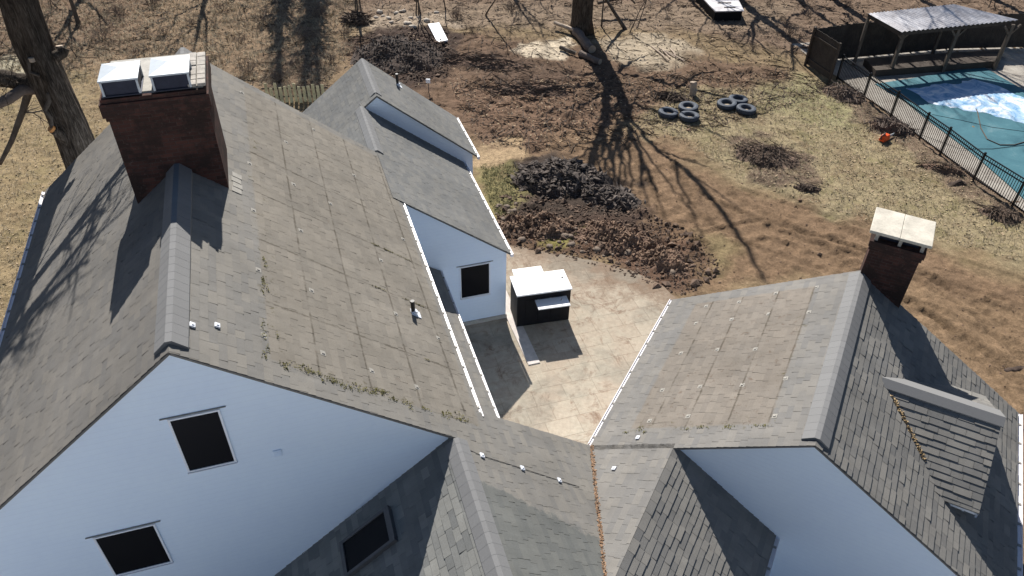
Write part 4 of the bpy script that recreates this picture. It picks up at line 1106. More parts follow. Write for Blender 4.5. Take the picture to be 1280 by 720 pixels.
# --- black metal pool fence
fposts = [(1046, 99), (1079, 123), (1113, 146), (1149, 174), (1175, 193), (1216, 226), (1265, 258)]
P = [gp(*q) for q in fposts]; 
dirf = (P[-1]-P[0]).normalized(); P.append(P[-1]+dirf*2.1)
P = [Vector((q.x, q.y, 0)) for q in P]
fen = thing('pool_fence', 'black metal picket fence running beside the covered pool', 'fence', P[0]); FH = 1.22
for q in P:
    mb = MB(); mb.box(q+Vector((0, 0, FH/2+.03)), .07, .07, FH+.1, dirf, Vector((-dirf.y, dirf.x, 0))); mb.build('post', 'black_metal', fen)
for a, b in zip(P, P[1:]):
    mb = MB(); d = (b-a); L = d.length; n = d.normalized(); w = Vector((-n.y, n.x, 0)); c = (a+b)/2
    for z in (FH-.02, FH-.18, .12): mb.box(c+Vector((0, 0, z)), L, .035, .04, n, w)
    k = int(L/.105)
    for i in range(1, k): mb.box(a+d*(i/k)+Vector((0, 0, FH/2+.02)), .02, .02, FH-.06, n, w)
    mb.build('picket_panel', 'black_metal', fen)

# --- pool area
xf = Vector((dirf.y, -dirf.x, 0)); xf = xf if xf.x > 0 else -xf      # away from the fence, towards the pool
O0 = P[0]; back = -dirf
def pf(along, across, z=0): q = O0 + dirf*along + xf*across; return Vector((q.x, q.y, z))
mb = MB(); mb.prism([tuple(pf(a, c)[:2]) for a, c in ((-4.6, .15), (26, .15), (26, 14), (-4.6, 14))][::-1], -.15, .035); tag(mb.build('pool_deck', 'pool_deck'), kind='structure')
pool_c = [gp(1108, 102), gp(1238, 90), gp(1345, 160), gp(1400, 330), gp(1225, 205)]
pool_c = [pf(1.2, 2.2), pf(1.0, 7.2), pf(13, 7.6), pf(13, 1.0), pf(4, .9)]
pool_px = [(1094, 105), (1140, 98), (1200, 87), (1228, 83), (1282, 114), (1400, 180), (1400, 360), (1262, 232), (1216, 192), (1160, 150), (1130, 126)]
PP = [gp(*q, .06) for q in pool_px]; cpool = sum(PP, Vector())/len(PP)
t = thing('swimming_pool', 'swimming pool under a teal winter cover behind the black fence', 'pool', Vector((cpool.x, cpool.y, 0)))
mb = MB(); mb.prism([(q.x, q.y) for q in PP][::-1] , -.1, .07); mb.build('cover', 'pool_cover', t)
# ties/rope around the cover
cur = [(1212, 122), (1222, 140), (1226, 160), (1234, 174), (1250, 181), (1268, 181), (1285, 176)]
mb = MB(); mb.tube([gp(x, y, .09) for x, y in cur], .022, 6); mb.build('rope', 'dry_twig', t)
mb = MB(); mb.tube([gp(1165, 143, .075), gp(1200, 150, .075), (gp(1240, 159, .075)), gp(1285, 165, .075)], .010, 6); mb.build('seam', 'black_metal', t)
mb = MB(); mb.tube([gp(x, y, .085) for x, y in ((1150, 168), (1200, 186), (1240, 186), (1290, 180))], .009, 6); mb.build('seam', 'black_metal', t)
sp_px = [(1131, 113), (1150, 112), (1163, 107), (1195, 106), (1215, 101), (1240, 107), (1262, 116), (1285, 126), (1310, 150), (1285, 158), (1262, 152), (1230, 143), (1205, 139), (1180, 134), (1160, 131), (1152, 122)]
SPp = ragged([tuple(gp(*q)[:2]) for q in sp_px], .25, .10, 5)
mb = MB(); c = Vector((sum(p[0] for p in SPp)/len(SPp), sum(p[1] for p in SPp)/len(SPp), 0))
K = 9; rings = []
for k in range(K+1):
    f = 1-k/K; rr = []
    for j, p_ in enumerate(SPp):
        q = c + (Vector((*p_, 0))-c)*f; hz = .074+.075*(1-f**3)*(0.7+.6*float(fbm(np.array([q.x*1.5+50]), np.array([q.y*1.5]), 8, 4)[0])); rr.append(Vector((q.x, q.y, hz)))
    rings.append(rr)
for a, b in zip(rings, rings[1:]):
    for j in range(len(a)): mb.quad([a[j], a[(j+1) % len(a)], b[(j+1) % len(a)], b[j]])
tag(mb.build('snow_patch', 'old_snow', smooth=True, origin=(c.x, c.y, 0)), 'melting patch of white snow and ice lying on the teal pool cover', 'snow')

# --- open shelter with corrugated roof
z_h = 2.62
rc = [gp(1084, 17, z_h+.12), gp(1125, 40, z_h-.1), gp(1273, 25, z_h-.1), gp(1192, 5.5, z_h+.12)]
c = sum(rc, Vector())/4; sh = thing('pool_shelter', 'open timber shelter with pale corrugated roof at the head of the pool', 'shelter', Vector((c.x, c.y, 0)))
mb = MB(); A0, B0, C0, D0 = rc            # A back left, B front left, C front right, D back right
n = 84
def corr_pt(s, t_, dz): q = A0.lerp(D0, s).lerp(B0.lerp(C0, s), t_); return q + Vector((0, 0, .028*math.cos(s*n*math.pi/1.6)+dz))
for i in range(n*2):
    s0, s1 = i/(2*n), (i+1)/(2*n)
    mb.quad([corr_pt(s0, 0, 0), corr_pt(s1, 0, 0), corr_pt(s1, 1, 0), corr_pt(s0, 1, 0)]); mb.quad([corr_pt(s0, 0, -.012), corr_pt(s1, 0, -.012), corr_pt(s1, 1, -.012), corr_pt(s0, 1, -.012)])
mb.build('roof', 'corrugated_roof', sh)
mb = MB(); Z = Vector((0, 0, 1))
def beam(mb, a, b, w, h):
    d = (b-a); n_ = d.normalized(); w_ = n_.cross(Z).normalized(); mb.box((a+b)/2, d.length, w, h, n_, w_, w_.cross(n_))
for a, b in ((A0, D0), (B0, C0), (A0, B0), (D0, C0)):
    a2 = a.lerp(c, .02)-Z*.11; b2 = b.lerp(c, .02)-Z*.11; beam(mb, Vector(a2), Vector(b2), .06, .15)
mb.build('roof_frame', 'dark_wood', sh)
for k in range(9):
    s = .06+.88*k/8; mb = MB(); beam(mb, A0.lerp(D0, s)-Z*.07, B0.lerp(C0, s)-Z*.07, .045, .09); mb.build('rafter', 'dark_wood', sh)
def spost(px, py, topc):
    g = gp(px, py, .03); tp = Vector((g.x, g.y, z_h-.22)); mb = MB(); mb.box((g+tp)/2, .15, .15, (tp-g).length, taper=1); o = mb.build('post', 'post_wood', sh)
    dd = (C0-B0); dd.z = 0; dd.normalize()
    for s in (-1, 1):
        mb = MB(); beam(mb, tp-Z*.55, tp+dd*s*.5-Z*.05, .09, .09); mb.build('brace', 'post_wood', sh)
    return g
g1 = spost(1112, 93, None); g3 = spost(1242, 87, None); g2 = (g1+g3)/2
for g in (g2,):
    tp = Vector((g.x, g.y, z_h-.22)); mb = MB(); mb.box((g+tp)/2, .15, .15, (tp-g).length); mb.build('post', 'post_wood', sh)
    dd = (C0-B0); dd.z = 0; dd.normalize()
    for s in (-1, 1): mb = MB(); beam(mb, tp-Z*.55, tp+dd*s*.5-Z*.05, .09, .09); mb.build('brace', 'post_wood', sh)
for s in (.03, .5, .97):
    q = A0.lerp(D0, s); mb = MB(); mb.box(Vector((q.x, q.y, z_h/2-.05)), .13, .13, z_h-.1); mb.build('post', 'post_wood', sh)
# dark raised platform under the shelter
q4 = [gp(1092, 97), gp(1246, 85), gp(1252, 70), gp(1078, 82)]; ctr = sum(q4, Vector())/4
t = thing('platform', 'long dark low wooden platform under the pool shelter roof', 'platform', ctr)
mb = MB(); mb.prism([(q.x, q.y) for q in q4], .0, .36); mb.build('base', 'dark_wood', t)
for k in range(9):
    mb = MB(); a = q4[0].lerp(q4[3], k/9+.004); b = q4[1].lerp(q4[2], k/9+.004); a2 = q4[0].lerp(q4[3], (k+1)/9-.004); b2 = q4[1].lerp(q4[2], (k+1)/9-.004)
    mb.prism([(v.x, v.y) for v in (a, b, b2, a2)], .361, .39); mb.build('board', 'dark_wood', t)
# --- wooden board fence behind the shelter
W0 = gp(1038, 103); W1 = gp(1008, 82); W2 = gp(1046, 66.0); W3 = Vector((A0.x-.5, A0.y+.7, 0)); W4 = Vector((D0.x+1.0, D0.y+.8, 0)); W5 = Vector((D0.x+5.5, D0.y+1.3, 0))
wp = [W0, W1, W3, W4, W5]; wp = [Vector((q.x, q.y, 0)) for q in wp]
wf = thing('board_fence', 'dark weathered board fence around the far end of the pool area', 'fence', wp[1])
for i, (a, b) in enumerate(zip(wp, wp[1:])):
    d = b-a; L = d.length; n_ = d.normalized(); w = Vector((-n_.y, n_.x, 0)); k = max(2, int(L/.14)); mb = MB(); rng = random.Random(i)
    for j in range(k):
        hh = 1.85+rng.uniform(-.02, .02); mb.box(a+d*((j+.5)/k)+Vector((0, 0, hh/2+.09)), L/k-.008, .022, hh, n_, w, tone=rng.random())
    mb.build('board_panel', 'fence_board', wf)
    for z in (.4, 1.6): mb = MB(); mb.box((a+b)/2+w*.035+Vector((0, 0, z)), L, .045, .09, n_, w); mb.build('rail', 'dark_wood', wf)
    m_ = max(1, int(round(L/2.4)))
    for j in range(m_+1):
        mb = MB(); mb.box(a+d*(j/m_)+w*.09+Vector((0, 0, 1.0)), .1, .1, 2.05, n_, w); mb.build('post', 'dark_wood', wf)

# --- short pale picket fence behind the left wing
pk0 = gp(338, 112); pk1 = gp(402, 138); d = (pk1-pk0); 
bf = thing('picket_fence', 'short fence of pale mossy boards glimpsed behind the main roof', 'fence', pk0)
simple('mossy_board', (.50, .45, .28), .9, 0, .45, 4)
for k in range(13):
    q = gp(336+k*5.8, 128+ (k % 2)*1.0 - k*.1); rng = random.Random(k)
    mb = MB(); h = .85+rng.uniform(-.14, .12); mb.box(q+Vector((0, 0, h/2)), .15, .035, h, taper=.93); mb.build('picket', 'mossy_board', bf)
for z in (.28, .68):
    a = gp(330, 128.5)+Vector((0, .04, z)); b = gp(412, 127)+Vector((0, .04, z)); mb = MB(); beam(mb, a, b, .03, .07); mb.build('rail', 'dark_wood', bf)

# ================================================================== TREES
def grow(mb, p, d, r, L, depth, rng, n=6, up=.12, wig=.22, kids=(2, 4), ratio=.62, minr=.006):
    pts = [Vector(p)]; rad = [r]; seg = max(3, int(L/.45)); d = Vector(d).normalized()
    for i in range(seg):
        d = (d + Vector((rng.gauss(0, wig), rng.gauss(0, wig), rng.gauss(0, wig)+up))*.45).normalized()
        pts.append(pts[-1]+d*L/seg); rad.append(max(minr, r*(1-.62*(i+1)/seg)))
    mb.tube(pts, rad, n if r > .03 else 4, cap=False)
    if depth <= 0: return
    for k in range(rng.randint(*kids)):
        f = rng.uniform(.35, 1.0); i = min(seg, max(1, int(f*seg))); rr = rad[i]*rng.uniform(.5, .8)
        base = (pts[i]-pts[i-1]).normalized(); side = base.orthogonal().normalized(); side = Matrix.Rotation(rng.random()*6.283, 3, base) @ side
        grow(mb, pts[i], (base*rng.uniform(.6, 1.1) + side*rng.uniform(.5, 1.0)), rr, L*ratio*rng.uniform(.7, 1.15), depth-1, rng, n, up, wig, kids, ratio, minr)
def bare_tree(base, h, r, seed, label, group=None, name='bare_tree', lean=(0, 0), depth=4, first=.35, nb=9, mat='bark', spread=.8, bl=.35, kids=(2, 4)):
    rng = random.Random(seed); base = Vector(base); t = thing(name, label, 'tree', base, group)
    N = 14; pts = []; rad = []; q = base - Vector((0, 0, .15)); dr = Vector((lean[0], lean[1], 1)).normalized()
    for i in range(N+1):
        f = i/N; pts.append(q + dr*h*f + Vector((math.sin(f*5+seed)*.012*h*f, math.cos(f*4+seed)*.012*h*f, 0))); rad.append(r*((1-f)**.8*.92+.06)*(1+.5*math.exp(-f*26)))
    mb = MB(); mb.tube(pts, rad, 14, jitter=.05, rng=rng); mb.build('trunk', mat, t, smooth=True)
    mb = MB()
    for k in range(nb):
        f = first+(1-first)*(k+rng.random()*.8)/nb; f = min(f, .98); i = int(f*N); p = pts[i].lerp(pts[min(i+1, N)], f*N-i)
        a = k*2.4+rng.random(); rr = r*((1-f)**.8*.55+.05)
        grow(mb, p, (math.cos(a)*spread, math.sin(a)*spread, .75), rr, h*bl*(1.15-.6*f), depth-1, rng, 6, kids=kids)
    mb.build('crown', mat, t, smooth=True)
    return t
# tall trunk at the top of the picture: limbs laid out so that they spread as its long shadow shows
def shadow_tree():
    rng = random.Random(12); base = on(727, 40); t = thing('bare_tree', 'tall bare tree whose trunk stands at the top centre and throws a long forked shadow', 'tree', base)
    sx, sy = math.sin(SHADOW_AZ), math.cos(SHADOW_AZ); te = math.tan(SUN_EL)
    def pt(px, py, depth=0.0):
        g = gp(px, py); d = Vector((g.x-base.x, g.y-base.y, 0)); al = d.x*sx + d.y*sy; z = al*te
        lat = Vector((-sy, sx, 0)); la = d.x*lat.x + d.y*lat.y
        # depth shifts towards/away from the sun and lowers/raises so that the same sun line is kept
        return Vector((base.x, base.y, 0)) + lat*la + Vector((sx, sy, 0))*depth + Vector((0, 0, max(0, z-depth*te)))
    g0 = gp(727, 40)
    trunk = [pt(727, 40)-Vector((0, 0, .1)), pt(731, 47), pt(740, 60), pt(748, 76), pt(757, 92), pt(766, 106)]
    mb = MB(); mb.tube(trunk, [.74, .62, .58, .56, .56, .52], 16, jitter=.05, rng=rng)
    limbs = [([(764, 102), (758, 120), (756, 138), (757, 152), (748, 172), (738, 200), (726, 228)], .27, 0),
             ([(766, 106), (775, 120), (781, 134), (783, 148)], .42, .5),
             ([(783, 148), (770, 162), (762, 180), (756, 212)], .17, -.4), ([(783, 146), (790, 172), (805, 204), (822, 240)], .17, 1.0),
             ([(784, 142), (796, 158), (822, 188), (858, 214), (878, 240)], .14, 1.2), ([(784, 142), (792, 130), (806, 134), (828, 140)], .13, -1), 
             ([(757, 152), (768, 154), (776, 146)], .12, .2), ([(770, 112), (768, 90), (790, 76), (806, 70)], .10, 1.5), ([(772, 90), (800, 93), (850, 108), (905, 120), (950, 134)], .13, -1.5),
             ([(757, 96), (742, 106), (712, 108)], .10, .6), ([(754, 90), (730, 92), (700, 88)], .08, -1.4), ([(757, 110), (744, 124), (726, 130), (708, 146)], .10, -.8),
             ([(757, 165), (752, 190), (750, 222)], .10, .6), ([(776, 160), (768, 190), (766, 225)], .14, 1.3), ([(858, 214), (900, 262), (935, 310), (956, 350)], .16, 1.0), ([(785, 168), (776, 200), (770, 250)], .09, 2)]
    mc = MB()
    for px, r, dep in limbs:
        pts = [pt(x, y, dep*(i/(len(px)-1))) for i, (x, y) in enumerate(px)]
        fine = []; 
        for i in range(len(pts)-1):
            for k in range(4): fine.append(pts[i].lerp(pts[i+1], k/4) + Vector((rng.gauss(0, .04), rng.gauss(0, .04), rng.gauss(0, .04))))
        fine.append(pts[-1]); rad = [.95*r*(1-.55*i/(len(fine)-1)) for i in range(len(fine))]
        mc.tube(fine, rad, 8, cap=True)
        L = sum((a-b).length for a, b in zip(fine, fine[1:]))
        for k in range(max(2, int(L*.45))):
            i = rng.randint(len(fine)//3, len(fine)-1); d = (fine[i]-fine[i-1]).normalized(); s = d.orthogonal().normalized(); s = Matrix.Rotation(rng.random()*6.3, 3, d) @ s
            grow(mc, fine[i], d+s*.9, rad[i]*.5, 2.2*rng.uniform(.5, 1.1), 1, rng, 5, kids=(1, 3), minr=.012)
    extra = [[(783, 150), (800, 176), (812, 200), (838, 232), (862, 262)], [(790, 172), (786, 205), (792, 240)], [(756, 180), (742, 205), (712, 238)], [(753, 176), (735, 190), (716, 200), (700, 218)], [(822, 188), (850, 196), (890, 210)],
             [(760, 176), (764, 205), (759, 235)], [(805, 204), (803, 230), (812, 262)], [(845, 205), (850, 235), (868, 268), (876, 300)], [(738, 200), (730, 214), (704, 226)], [(858, 214), (885, 232), (925, 262)], [(776, 148), (774, 180), (780, 215), (774, 242)],
             [(806, 134), (840, 146), (880, 160), (920, 182)], [(712, 108), (690, 114), (668, 128)], [(726, 130), (700, 136), (672, 150)], [(850, 108), (870, 92), (900, 86)]]
    for k, px in enumerate(extra):
        pts = [pt(x, y, rng.uniform(-1, 2)*(i/(len(px)-1))) for i, (x, y) in enumerate(px)]; fine = []
        for i in range(len(pts)-1):
            for q in range(4): fine.append(pts[i].lerp(pts[i+1], q/4) + Vector((rng.gauss(0, .05), rng.gauss(0, .05), rng.gauss(0, .05))))
        fine.append(pts[-1]); mc.tube(fine, [.075*(1-.5*i/(len(fine)-1)) for i in range(len(fine))], 6, cap=True)
    mb.build('trunk', 'bark_furrowed', t, smooth=True); mc.build('crown', 'bark', t, smooth=True)
shadow_tree()
# big furrowed tree beside the left wing
def near_tree():
    rng = random.Random(21); b = FA.p(-3.45, 12.45, 0); t = thing('old_tree', 'big furrowed tree trunk with cut limbs rising beside the back corner of the main roof', 'tree', b)
    pts = []; rad = []; H = 15
    for i in range(31):
        z = -.2 + H*i/30; pts.append(b + Vector((.05*math.sin(z*1.3), .04*math.cos(z*1.1), z))); rad.append(.52*(1-.40*max(0, z)/H)*(1+.35*math.exp(-max(z, 0)*1.2)))
    # lobed, furrowed cross-section
    mb = MB(); n = 40; rings = []
    for i, (p, r) in enumerate(zip(pts, rad)):
        ring = []
        for k in range(n):
            a = 2*math.pi*k/n; tw = p.z*.12
            q = r*(1+.09*math.sin(3*a+tw*3+1)+.05*math.sin(7*a-tw*4)+.045*math.sin(13*a+tw*6+i*.25)+rng.gauss(0, .015)); ring.append(len(mb.v)); mb.v.append(p+Vector((q*math.cos(a), q*math.sin(a), 0)))
        rings.append(ring)
    for a, c_ in zip(rings, rings[1:]):
        for k in range(n): mb.f.append((a[k], a[(k+1) % n], c_[(k+1) % n], c_[k])); mb.uv.append([(0, 0)]*4); mb.tone.append(.5); mb.mi.append(0)
    mb.build('trunk', 'bark_furrowed', t, smooth=True)
    X, Z = FA.X, Vector((0, 0, 1)); Y = FA.Y
    def at(px, py, y):     # point of the picture on the upright plane through the tree
        P0 = b + Y*y; dd = fw*F_PX + RT*(px-640) - UP*(py-360); dd = Vector(dd); tt = (P0-Vector(CAM)).dot(Y)/dd.dot(Y); return Vector(CAM)+dd*tt
    def limb(name, px, r0, r1, y0, y1, mat='bark_furrowed', twigs=3, cut=None):
        pts = [at(x, y, y0+(y1-y0)*i/(len(px)-1)) for i, (x, y) in enumerate(px)]; fine = []
        for i in range(len(pts)-1):
            for k in range(4): fine.append(pts[i].lerp(pts[i+1], k/4))
        fine.append(pts[-1]); rd = [r0+(r1-r0)*i/(len(fine)-1) for i in range(len(fine))]
        m_ = MB(); m_.tube(fine, rd, 12, jitter=.06, rng=rng)
        for k in range(twigs): i = rng.randint(3, len(fine)-1); grow(m_, fine[i], (rng.gauss(0, 1), rng.gauss(0, 1), .3), .03, 1.1, 2, rng, 5)
        return m_.build(name, mat, t, smooth=True)
    limb('branch', [(62, 106), (35, 105), (5, 98), (-40, 92), (-120, 70)], .25, .17, 0, .3)
    limb('branch', [(60, 110), (28, 112), (10, 124), (-30, 142)], .14, .12, .1, -.6, 'grey_twig', 0)
    limb('branch', [(45, 112), (38, 108), (28, 140), (15, 175), (0, 205)], .12, .05, .2, .9, 'bark', 3)
    limb('branch', [(60, 116), (62, 126), (56, 138), (64, 148), (65, 162)], .055, .045, -.35, -.4, 'bark', 0)
    limb('stub', [(88, 178), (76, 168), (66, 162)], .16, .11, -.2, -.4, 'bark_furrowed', 0)
    a = at(66, 162, -.4); mb = MB(); q = at(63, 160, -.42); mb.tube([a, q], .10, 10); mb.build('cut_face', 'cut_orange_wood', t)
    limb('stub', [(68, 72), (78, 66), (81, 60)], .14, .11, -.2, -.1, 'bark_furrowed', 0)
    mb = MB(); mb.tube([at(76, 63, .05), at(74, 57, .07)], .085, 10); mb.build('cut_face', 'pale_wood', t)
    limb('stub', [(50, 95), (37, 90), (36, 72)], .04, .03, -.4, -.4, 'bark', 0)
    mb = MB(); mb.tube([at(41, 77, -.42), at(39, 72, -.42)], .07, 8); mb.build('cut_face', 'pale_wood', t)
    mb = MB()
    for k, (z, a, r, L) in enumerate(((10.3, 1.3, .2, 4.2), (10.8, .8, .17, 3.4), (11.2, 1.7, .16, 4.0), (11.8, 1.1, .15, 3.2), (10.4, 2.3, .18, 5.0), (10.9, 3.3, .15, 4.5), (11.6, 1.8, .14, 4), (12.6, 2.8, .13, 3.6), (13.2, 3.9, .12, 3.2), (14.4, 2.2, .12, 3))):
        grow(mb, b+Vector((0, 0, z)), (math.cos(a), math.sin(a), .55), r, L, 3, rng, 7, kids=(3, 5))
    mb.build('crown', 'bark', t, smooth=True)
near_tree()
# trees just beyond the top of the picture whose shadows cross the clearing
far = [(-15.6, 53, 19, .26, 3), (-14.3, 54.5, 20, .3, 7), (-13.4, 52.5, 18, .22, 8)]
for i, (x, y, h, r, s) in enumerate(far):
    bare_tree((x, y, 0), h, r, s, ['slim dense-twigged tree beyond the top left, leftmost of its three', 'slim dense-twigged tree beyond the top left, tallest of its three', 'slim dense-twigged tree beyond the top left, rightmost of its three'][i], 'slim trees beyond the top left', 'slim_tree', depth=3, first=.12, nb=60, spread=.16, bl=.13, kids=(3, 5))
rng = random.Random(77)
B2 = [(13.3, 50.5, 12, .38, 'thick bare tree beyond the top edge behind the raised box'), (19.5, 50, 14, .3, 'bare tree beyond the top edge above the shelter'), (16.2, 54, 15, .26, 'bare tree beyond the top edge between the raised box and the shelter'),
      (24.5, 53, 15, .3, 'bare tree beyond the top edge right of the shelter'), (9.0, 56, 14, .22, 'thin bare tree far beyond the top edge right of the tall trunk'), (-2.0, 56, 13, .2, 'thin bare tree far beyond the top edge left of the tall trunk'),
      (-20, 52, 13, .25, 'bare tree beyond the top left corner'), (-27, 50, 12, .25, 'bare tree outside the top left corner'), (30, 50, 13, .3, 'bare tree outside the top right corner'), (-24.5, 42, 6, .12, 'small bare tree in the scrub left of the old tree')]
for i, (x, y, h, r, lab) in enumerate(B2):
    bare_tree((x, y, 0), h, r, 60+i, lab, 'bare trees around the clearing', depth=4, first=.3, nb=8, bl=.38)
# saplings and stems seen at the top edge
def sapling(base, n, h, r, seed, label, spread=.12, group='thin bare saplings', name='sapling', lean=None):
    rng = random.Random(seed); t = thing(name, label, 'sapling', base, group)
    for k in range(n):
        a = rng.random()*6.3; q = base+Vector((math.cos(a), math.sin(a), 0))*rng.random()*.6*(n > 1)
        mb = MB(); d = Vector((rng.gauss(0, spread), rng.gauss(0, spread), 1)) if lean is None else Vector(lean)+Vector((rng.gauss(0, .1), rng.gauss(0, .1), 0))
        grow(mb, q-Vector((0, 0, .1)), d, r, h*rng.uniform(.8, 1.2), 2, rng, 6, up=.05, wig=.10, kids=(2, 4), ratio=.4); mb.build('stem', 'bark', t, smooth=True)
sapling(on(444, 22), 3, 5, .045, 1, 'three thin stems rising from the round root clump', .05)
sapling(on(512, 17), 2, 5, .04, 2, 'pair of thin straight stems at the top edge above the rubble stones', .05)
sapling(on(526, 18), 1, 4.5, .05, 3, 'single crooked stem just right of the pair above the cracked board', .2)
sapling(on(557, 12), 1, 4.5, .04, 4, 'thin stem at the top edge above and right of the cracked board', .08)
sapling(on(607, 18), 1, 4, .06, 5, 'bent leaning sapling left of the black covered heap', .4)
sapling(on(783, 36), 1, 4.5, .12, 6, 'dark thick leaning stem right of the tall trunk', lean=(-.55, .1, .9))
sapling(on(752, 34), 1, 4, .05, 7, 'thin stem between the tall trunk and the leaning stem', .1)
sapling(on(796, 40), 2, 3.5, .035, 8, 'pair of wispy stems just right of the leaning stem', .25)
sapling(on(1240, 12), 3, 3, .03, 9, 'scrubby stems behind the right end of the shelter', .3)
sapling(on(96, 70), 1, 1.6, .03, 10, 'small twisted sapling right of the old tree', .35)
sapling(on(22, 60), 2, 2.2, .03, 11, 'wispy scrub stems left of the old tree', .3)
sapling(on(5, 30), 3, 3, .035, 12, 'scrub stems at the top left corner', .3)
sapling(on(70, 12), 2, 2.6, .035, 13, 'scrub stems at the top edge right of the old tree', .35)
# fallen dark branch near the leaning stem
mb = MB(); rng = random.Random(5); pts = [on(746, 20)+Vector((0, 0, .7)), on(770, 17)+Vector((0, 0, .9)), on(800, 14)+Vector((0, 0, 1.0))]; mb.tube(pts, [.10, .08, .05], 8)
for k in range(6): grow(mb, pts[0].lerp(pts[2], rng.random()), (rng.gauss(0, 1), rng.gauss(0, .6), rng.gauss(0, .5)), .03, .9, 1, rng, 5)
tag(mb.build('fallen_branch', 'bark', origin=on(770, 20)), 'dark horizontal dead branch caught across the stems right of the tall trunk', 'branch')
# bare shrubs in the thicket
rng = random.Random(91)
places = [(150, 20), (190, 8), (330, 30), (385, 50), (370, 85), (240, 30), (130, 50), (300, 55), (415, 80), (350, 100), (310, 90), (280, 15), (205, 45), (430, 45), (170, 70), (395, 20), (640, 14), (570, 22), (1010, 20), (1060, 8), (985, 45), (960, 8), (590, 40), (835, 12), (940, 62)]
sh_first = None
for k, (x, y) in enumerate(places):
    p = on(x, y)
    if k < 4:
        o = bpy.data.objects.new('shrub', None)
        mb = MB(); r2 = random.Random(k)
        for j in range(16):
            grow(mb, p+Vector((r2.gauss(0, .12), r2.gauss(0, .12), -.05)), (r2.gauss(0, .7), r2.gauss(0, .7), .8), .014, r2.uniform(.5, 1.0), 2, r2, 4, kids=(2, 4), minr=.004)
        o = mb.build('shrub', 'grey_twig', origin=p); sh_first = (sh_first or []) + [o]
    else:
        o = sh_first[k % 4].copy(); COL.objects.link(o); o.location = p; o.rotation_euler = (0, 0, rng.random()*6); s = rng.uniform(.5, 1.0); o.scale = (s, s, s)
    where = ['above the right side of the big chimney', 'in dead grass above the two flue covers', 'in dead grass left of the twin dark shadow bands', 'just right of the twin dark shadow bands', 'between the shadow bands and the picket fence',
             'in open dead grass between chimney and shadow bands', 'above the leftmost flue cover', 'low in the dead grass left of the shadow bands', 'beside the picket fence, right end', 'directly behind the picket fence, left end', 'behind the back rake of the main roof',
             'at the top edge above the main ridge', 'in dead grass just above the right flue cover', 'beside the round root clump', 'between the old tree and the left flue cover', 'at the top edge right of the shadow bands', 'left of the black covered heap',
             'at the top edge above the cracked board', 'between the raised box and the board fence', 'at the top edge above the left end of the shelter', 'at the near corner of the board fence', 'right of the raised box', 'right of the cracked board', 'left of the raised box', 'below the raised box on the dirt'][k]
    tag(o, 'bare shrub ' + where, 'shrub', 'low bare shrubs around the clearing')

# ================================================================== GROUND COVER (stuff)
def scatter(name, mat, label, cat, zones, n, fn, seed):
    rng = random.Random(seed); mb = MB(); k = 0
    polys = [gpoly(z) for z in zones]
    while k < n:
        poly = polys[rng.randrange(len(polys))]
        xa = min(p[0] for p in poly); xb = max(p[0] for p in poly); ya = min(p[1] for p in poly); yb = max(p[1] for p in poly)
        x, y = rng.uniform(xa, xb), rng.uniform(ya, yb)
        ins = False
        for i in range(len(poly)):
            a, b = poly[i], poly[(i+1) % len(poly)]
            if (a[1] > y) != (b[1] > y) and x < (b[0]-a[0])*(y-a[1])/(b[1]-a[1])+a[0]: ins = not ins
        k += 1
        if ins: fn(mb, Vector((x, y, gz(x, y))), rng)
    return tag(mb.build(name, mat), label, cat, kind='stuff')
def tuft(h, n, w):
    def fn(mb, p, rng):
        s = rng.uniform(.5, 1.4)
        for i in range(n):
            a = rng.random()*6.3; o = Vector((math.cos(a), math.sin(a), 0)); q = p+o*rng.random()*.07*s; tip = q+o*h*rng.uniform(.4, 1.3)*s+Vector((0, 0, h*rng.uniform(.3, 1.0)*s)); c = Vector((-o.y, o.x, 0))*w
            mb.quad([q-c, q+c, tip], tone=rng.random())
    return fn
thick = [(-40, -40), (460, -40), (440, 60), (400, 120), (300, 105), (120, 100), (-40, 120)]
lawnL = [(-60, 90), (120, 100), (140, 240), (60, 300), (0, 450), (-60, 500)]
lawnR = [(800, 145), (860, 112), (960, 110), (1040, 98), (1280, 270), (1290, 330), (1110, 285), (930, 225), (860, 185)]
scatter('dead_grass', 'straw_blade', 'tangled tan dead grass covering the rough ground behind the main roof', 'grass', [thick], 11000, tuft(.26, 5, .012), 1)
scatter('lawn_grass', 'straw_blade', 'short straw coloured winter lawn grass', 'grass', [lawnL, lawnR], 15000, tuft(.10, 5, .010), 2)
scatter('green_grass', 'green_blade', 'sparse green grass tufts in the worn lawn', 'grass', [lawnR, [(602, 205), (645, 205), (650, 235), (630, 285), (605, 240)]], 2600, tuft(.08, 5, .010), 3)
def twig(L, r):
    def fn(mb, p, rng):
        a = rng.random()*6.3; l = L*rng.uniform(.3, 1.4); d = Vector((math.cos(a), math.sin(a), rng.gauss(0, .08)))*l/2; b = Vector((rng.gauss(0, .1), rng.gauss(0, .1), 0))*l
        mb.tube([p-d+Vector((0, 0, r)), p+b+Vector((0, 0, r*2+rng.random()*.03)), p+d+Vector((0, 0, r))], r*rng.uniform(.5, 1.3), 3, cap=False)
    return fn
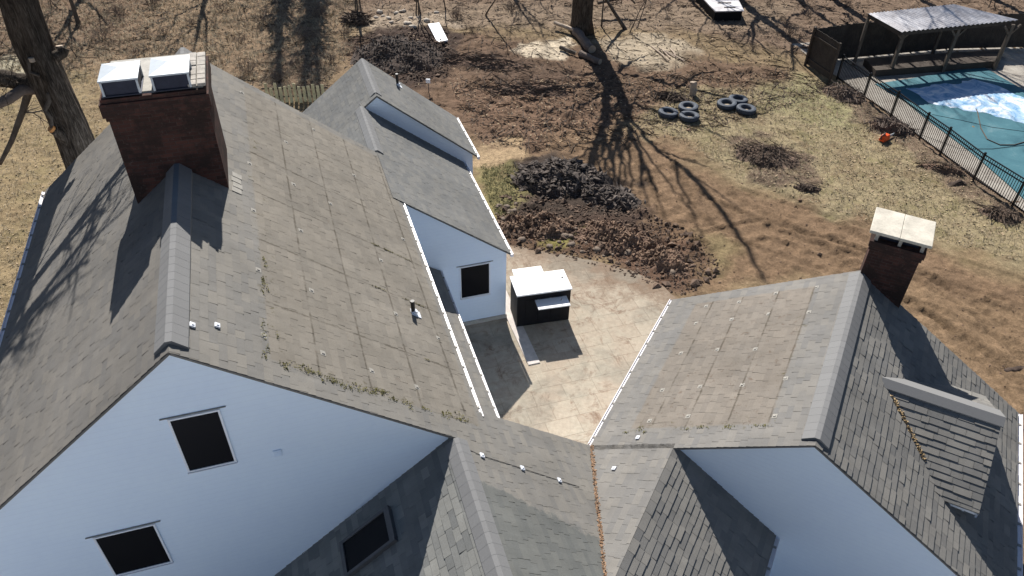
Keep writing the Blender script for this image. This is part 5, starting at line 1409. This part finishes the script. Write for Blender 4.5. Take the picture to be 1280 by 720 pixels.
def clod(s):
    def fn(mb, p, rng):
        q = s*rng.uniform(.3, 1.3)**1.5*(2.4 if rng.random() < .06 else 1); ax = Matrix.Rotation(rng.random()*6.3, 3, 'Z') @ Matrix.Rotation(rng.gauss(0, .4), 3, 'X')
        octa(mb, p+Vector((0, 0, q*.15)), q*.75, q*.6, q*.42, ax, rng, 0)
    return fn
def leaf(sz):
    def fn(mb, p, rng):
        s_ = sz*rng.uniform(.5, 1.5); a = rng.random()*6.3; e1 = Vector((math.cos(a), math.sin(a), rng.gauss(0, .35)))*s_; e2 = Vector((-math.sin(a), math.cos(a), rng.gauss(0, .35)))*s_*.6
        c_ = p+Vector((0, 0, .02)); mb.quad([c_+e1, c_+e2, c_-e1, c_-e2], tone=rng.random())
    return fn
simple('litter_dark', (.075, .05, .036), .9, 0, .5, 3); simple('litter_pale', (.40, .30, .19), .9, 0, .4, 3)
topz = [(430, -20), (1280, -20), (1280, 20), (1050, 60), (1000, 90), (860, 100), (700, 110), (560, 110), (440, 110)]
midz = [(560, 100), (1000, 90), (1050, 110), (900, 160), (700, 190), (600, 180)]
scatter('fallen_twigs', 'dry_twig', 'fallen twigs strewn over the woodland edge and dirt', 'twigs', [topz, topz, midz, thick], 5200, twig(.9, .016), 4)
dirtz = [(620, 200), (820, 160), (860, 200), (1010, 240), (1280, 360), (1280, 560), (1060, 350), (850, 370), (700, 315), (620, 300)]
scatter('dark_litter', 'litter_dark', 'dark rotten leaf litter strewn over the lawns and the clearing', 'litter', [thick, topz, topz, midz], 10000, leaf(.055), 14)
scatter('pale_litter', 'litter_pale', 'pale dry leaves and straw bits strewn over the lawns and the clearing', 'litter', [thick, topz, lawnR, lawnL, midz], 12000, leaf(.045), 15)
scatter('soil_clods', 'soil', 'small clods of brown soil scattered over the bare dirt', 'soil', [dirtz, midz], 3000, clod(.045), 5)
churn = [(622, 245), (650, 240), (720, 255), (800, 258), (875, 295), (905, 335), (858, 372), (800, 350), (720, 325), (630, 306)]
scatter('churned_soil', 'churn_soil', 'dark churned clods of soil between the mulch pile and the patio', 'soil', [churn, [(450, 45), (560, 40), (560, 95), (460, 105)]], 9000, clod(.075), 6)
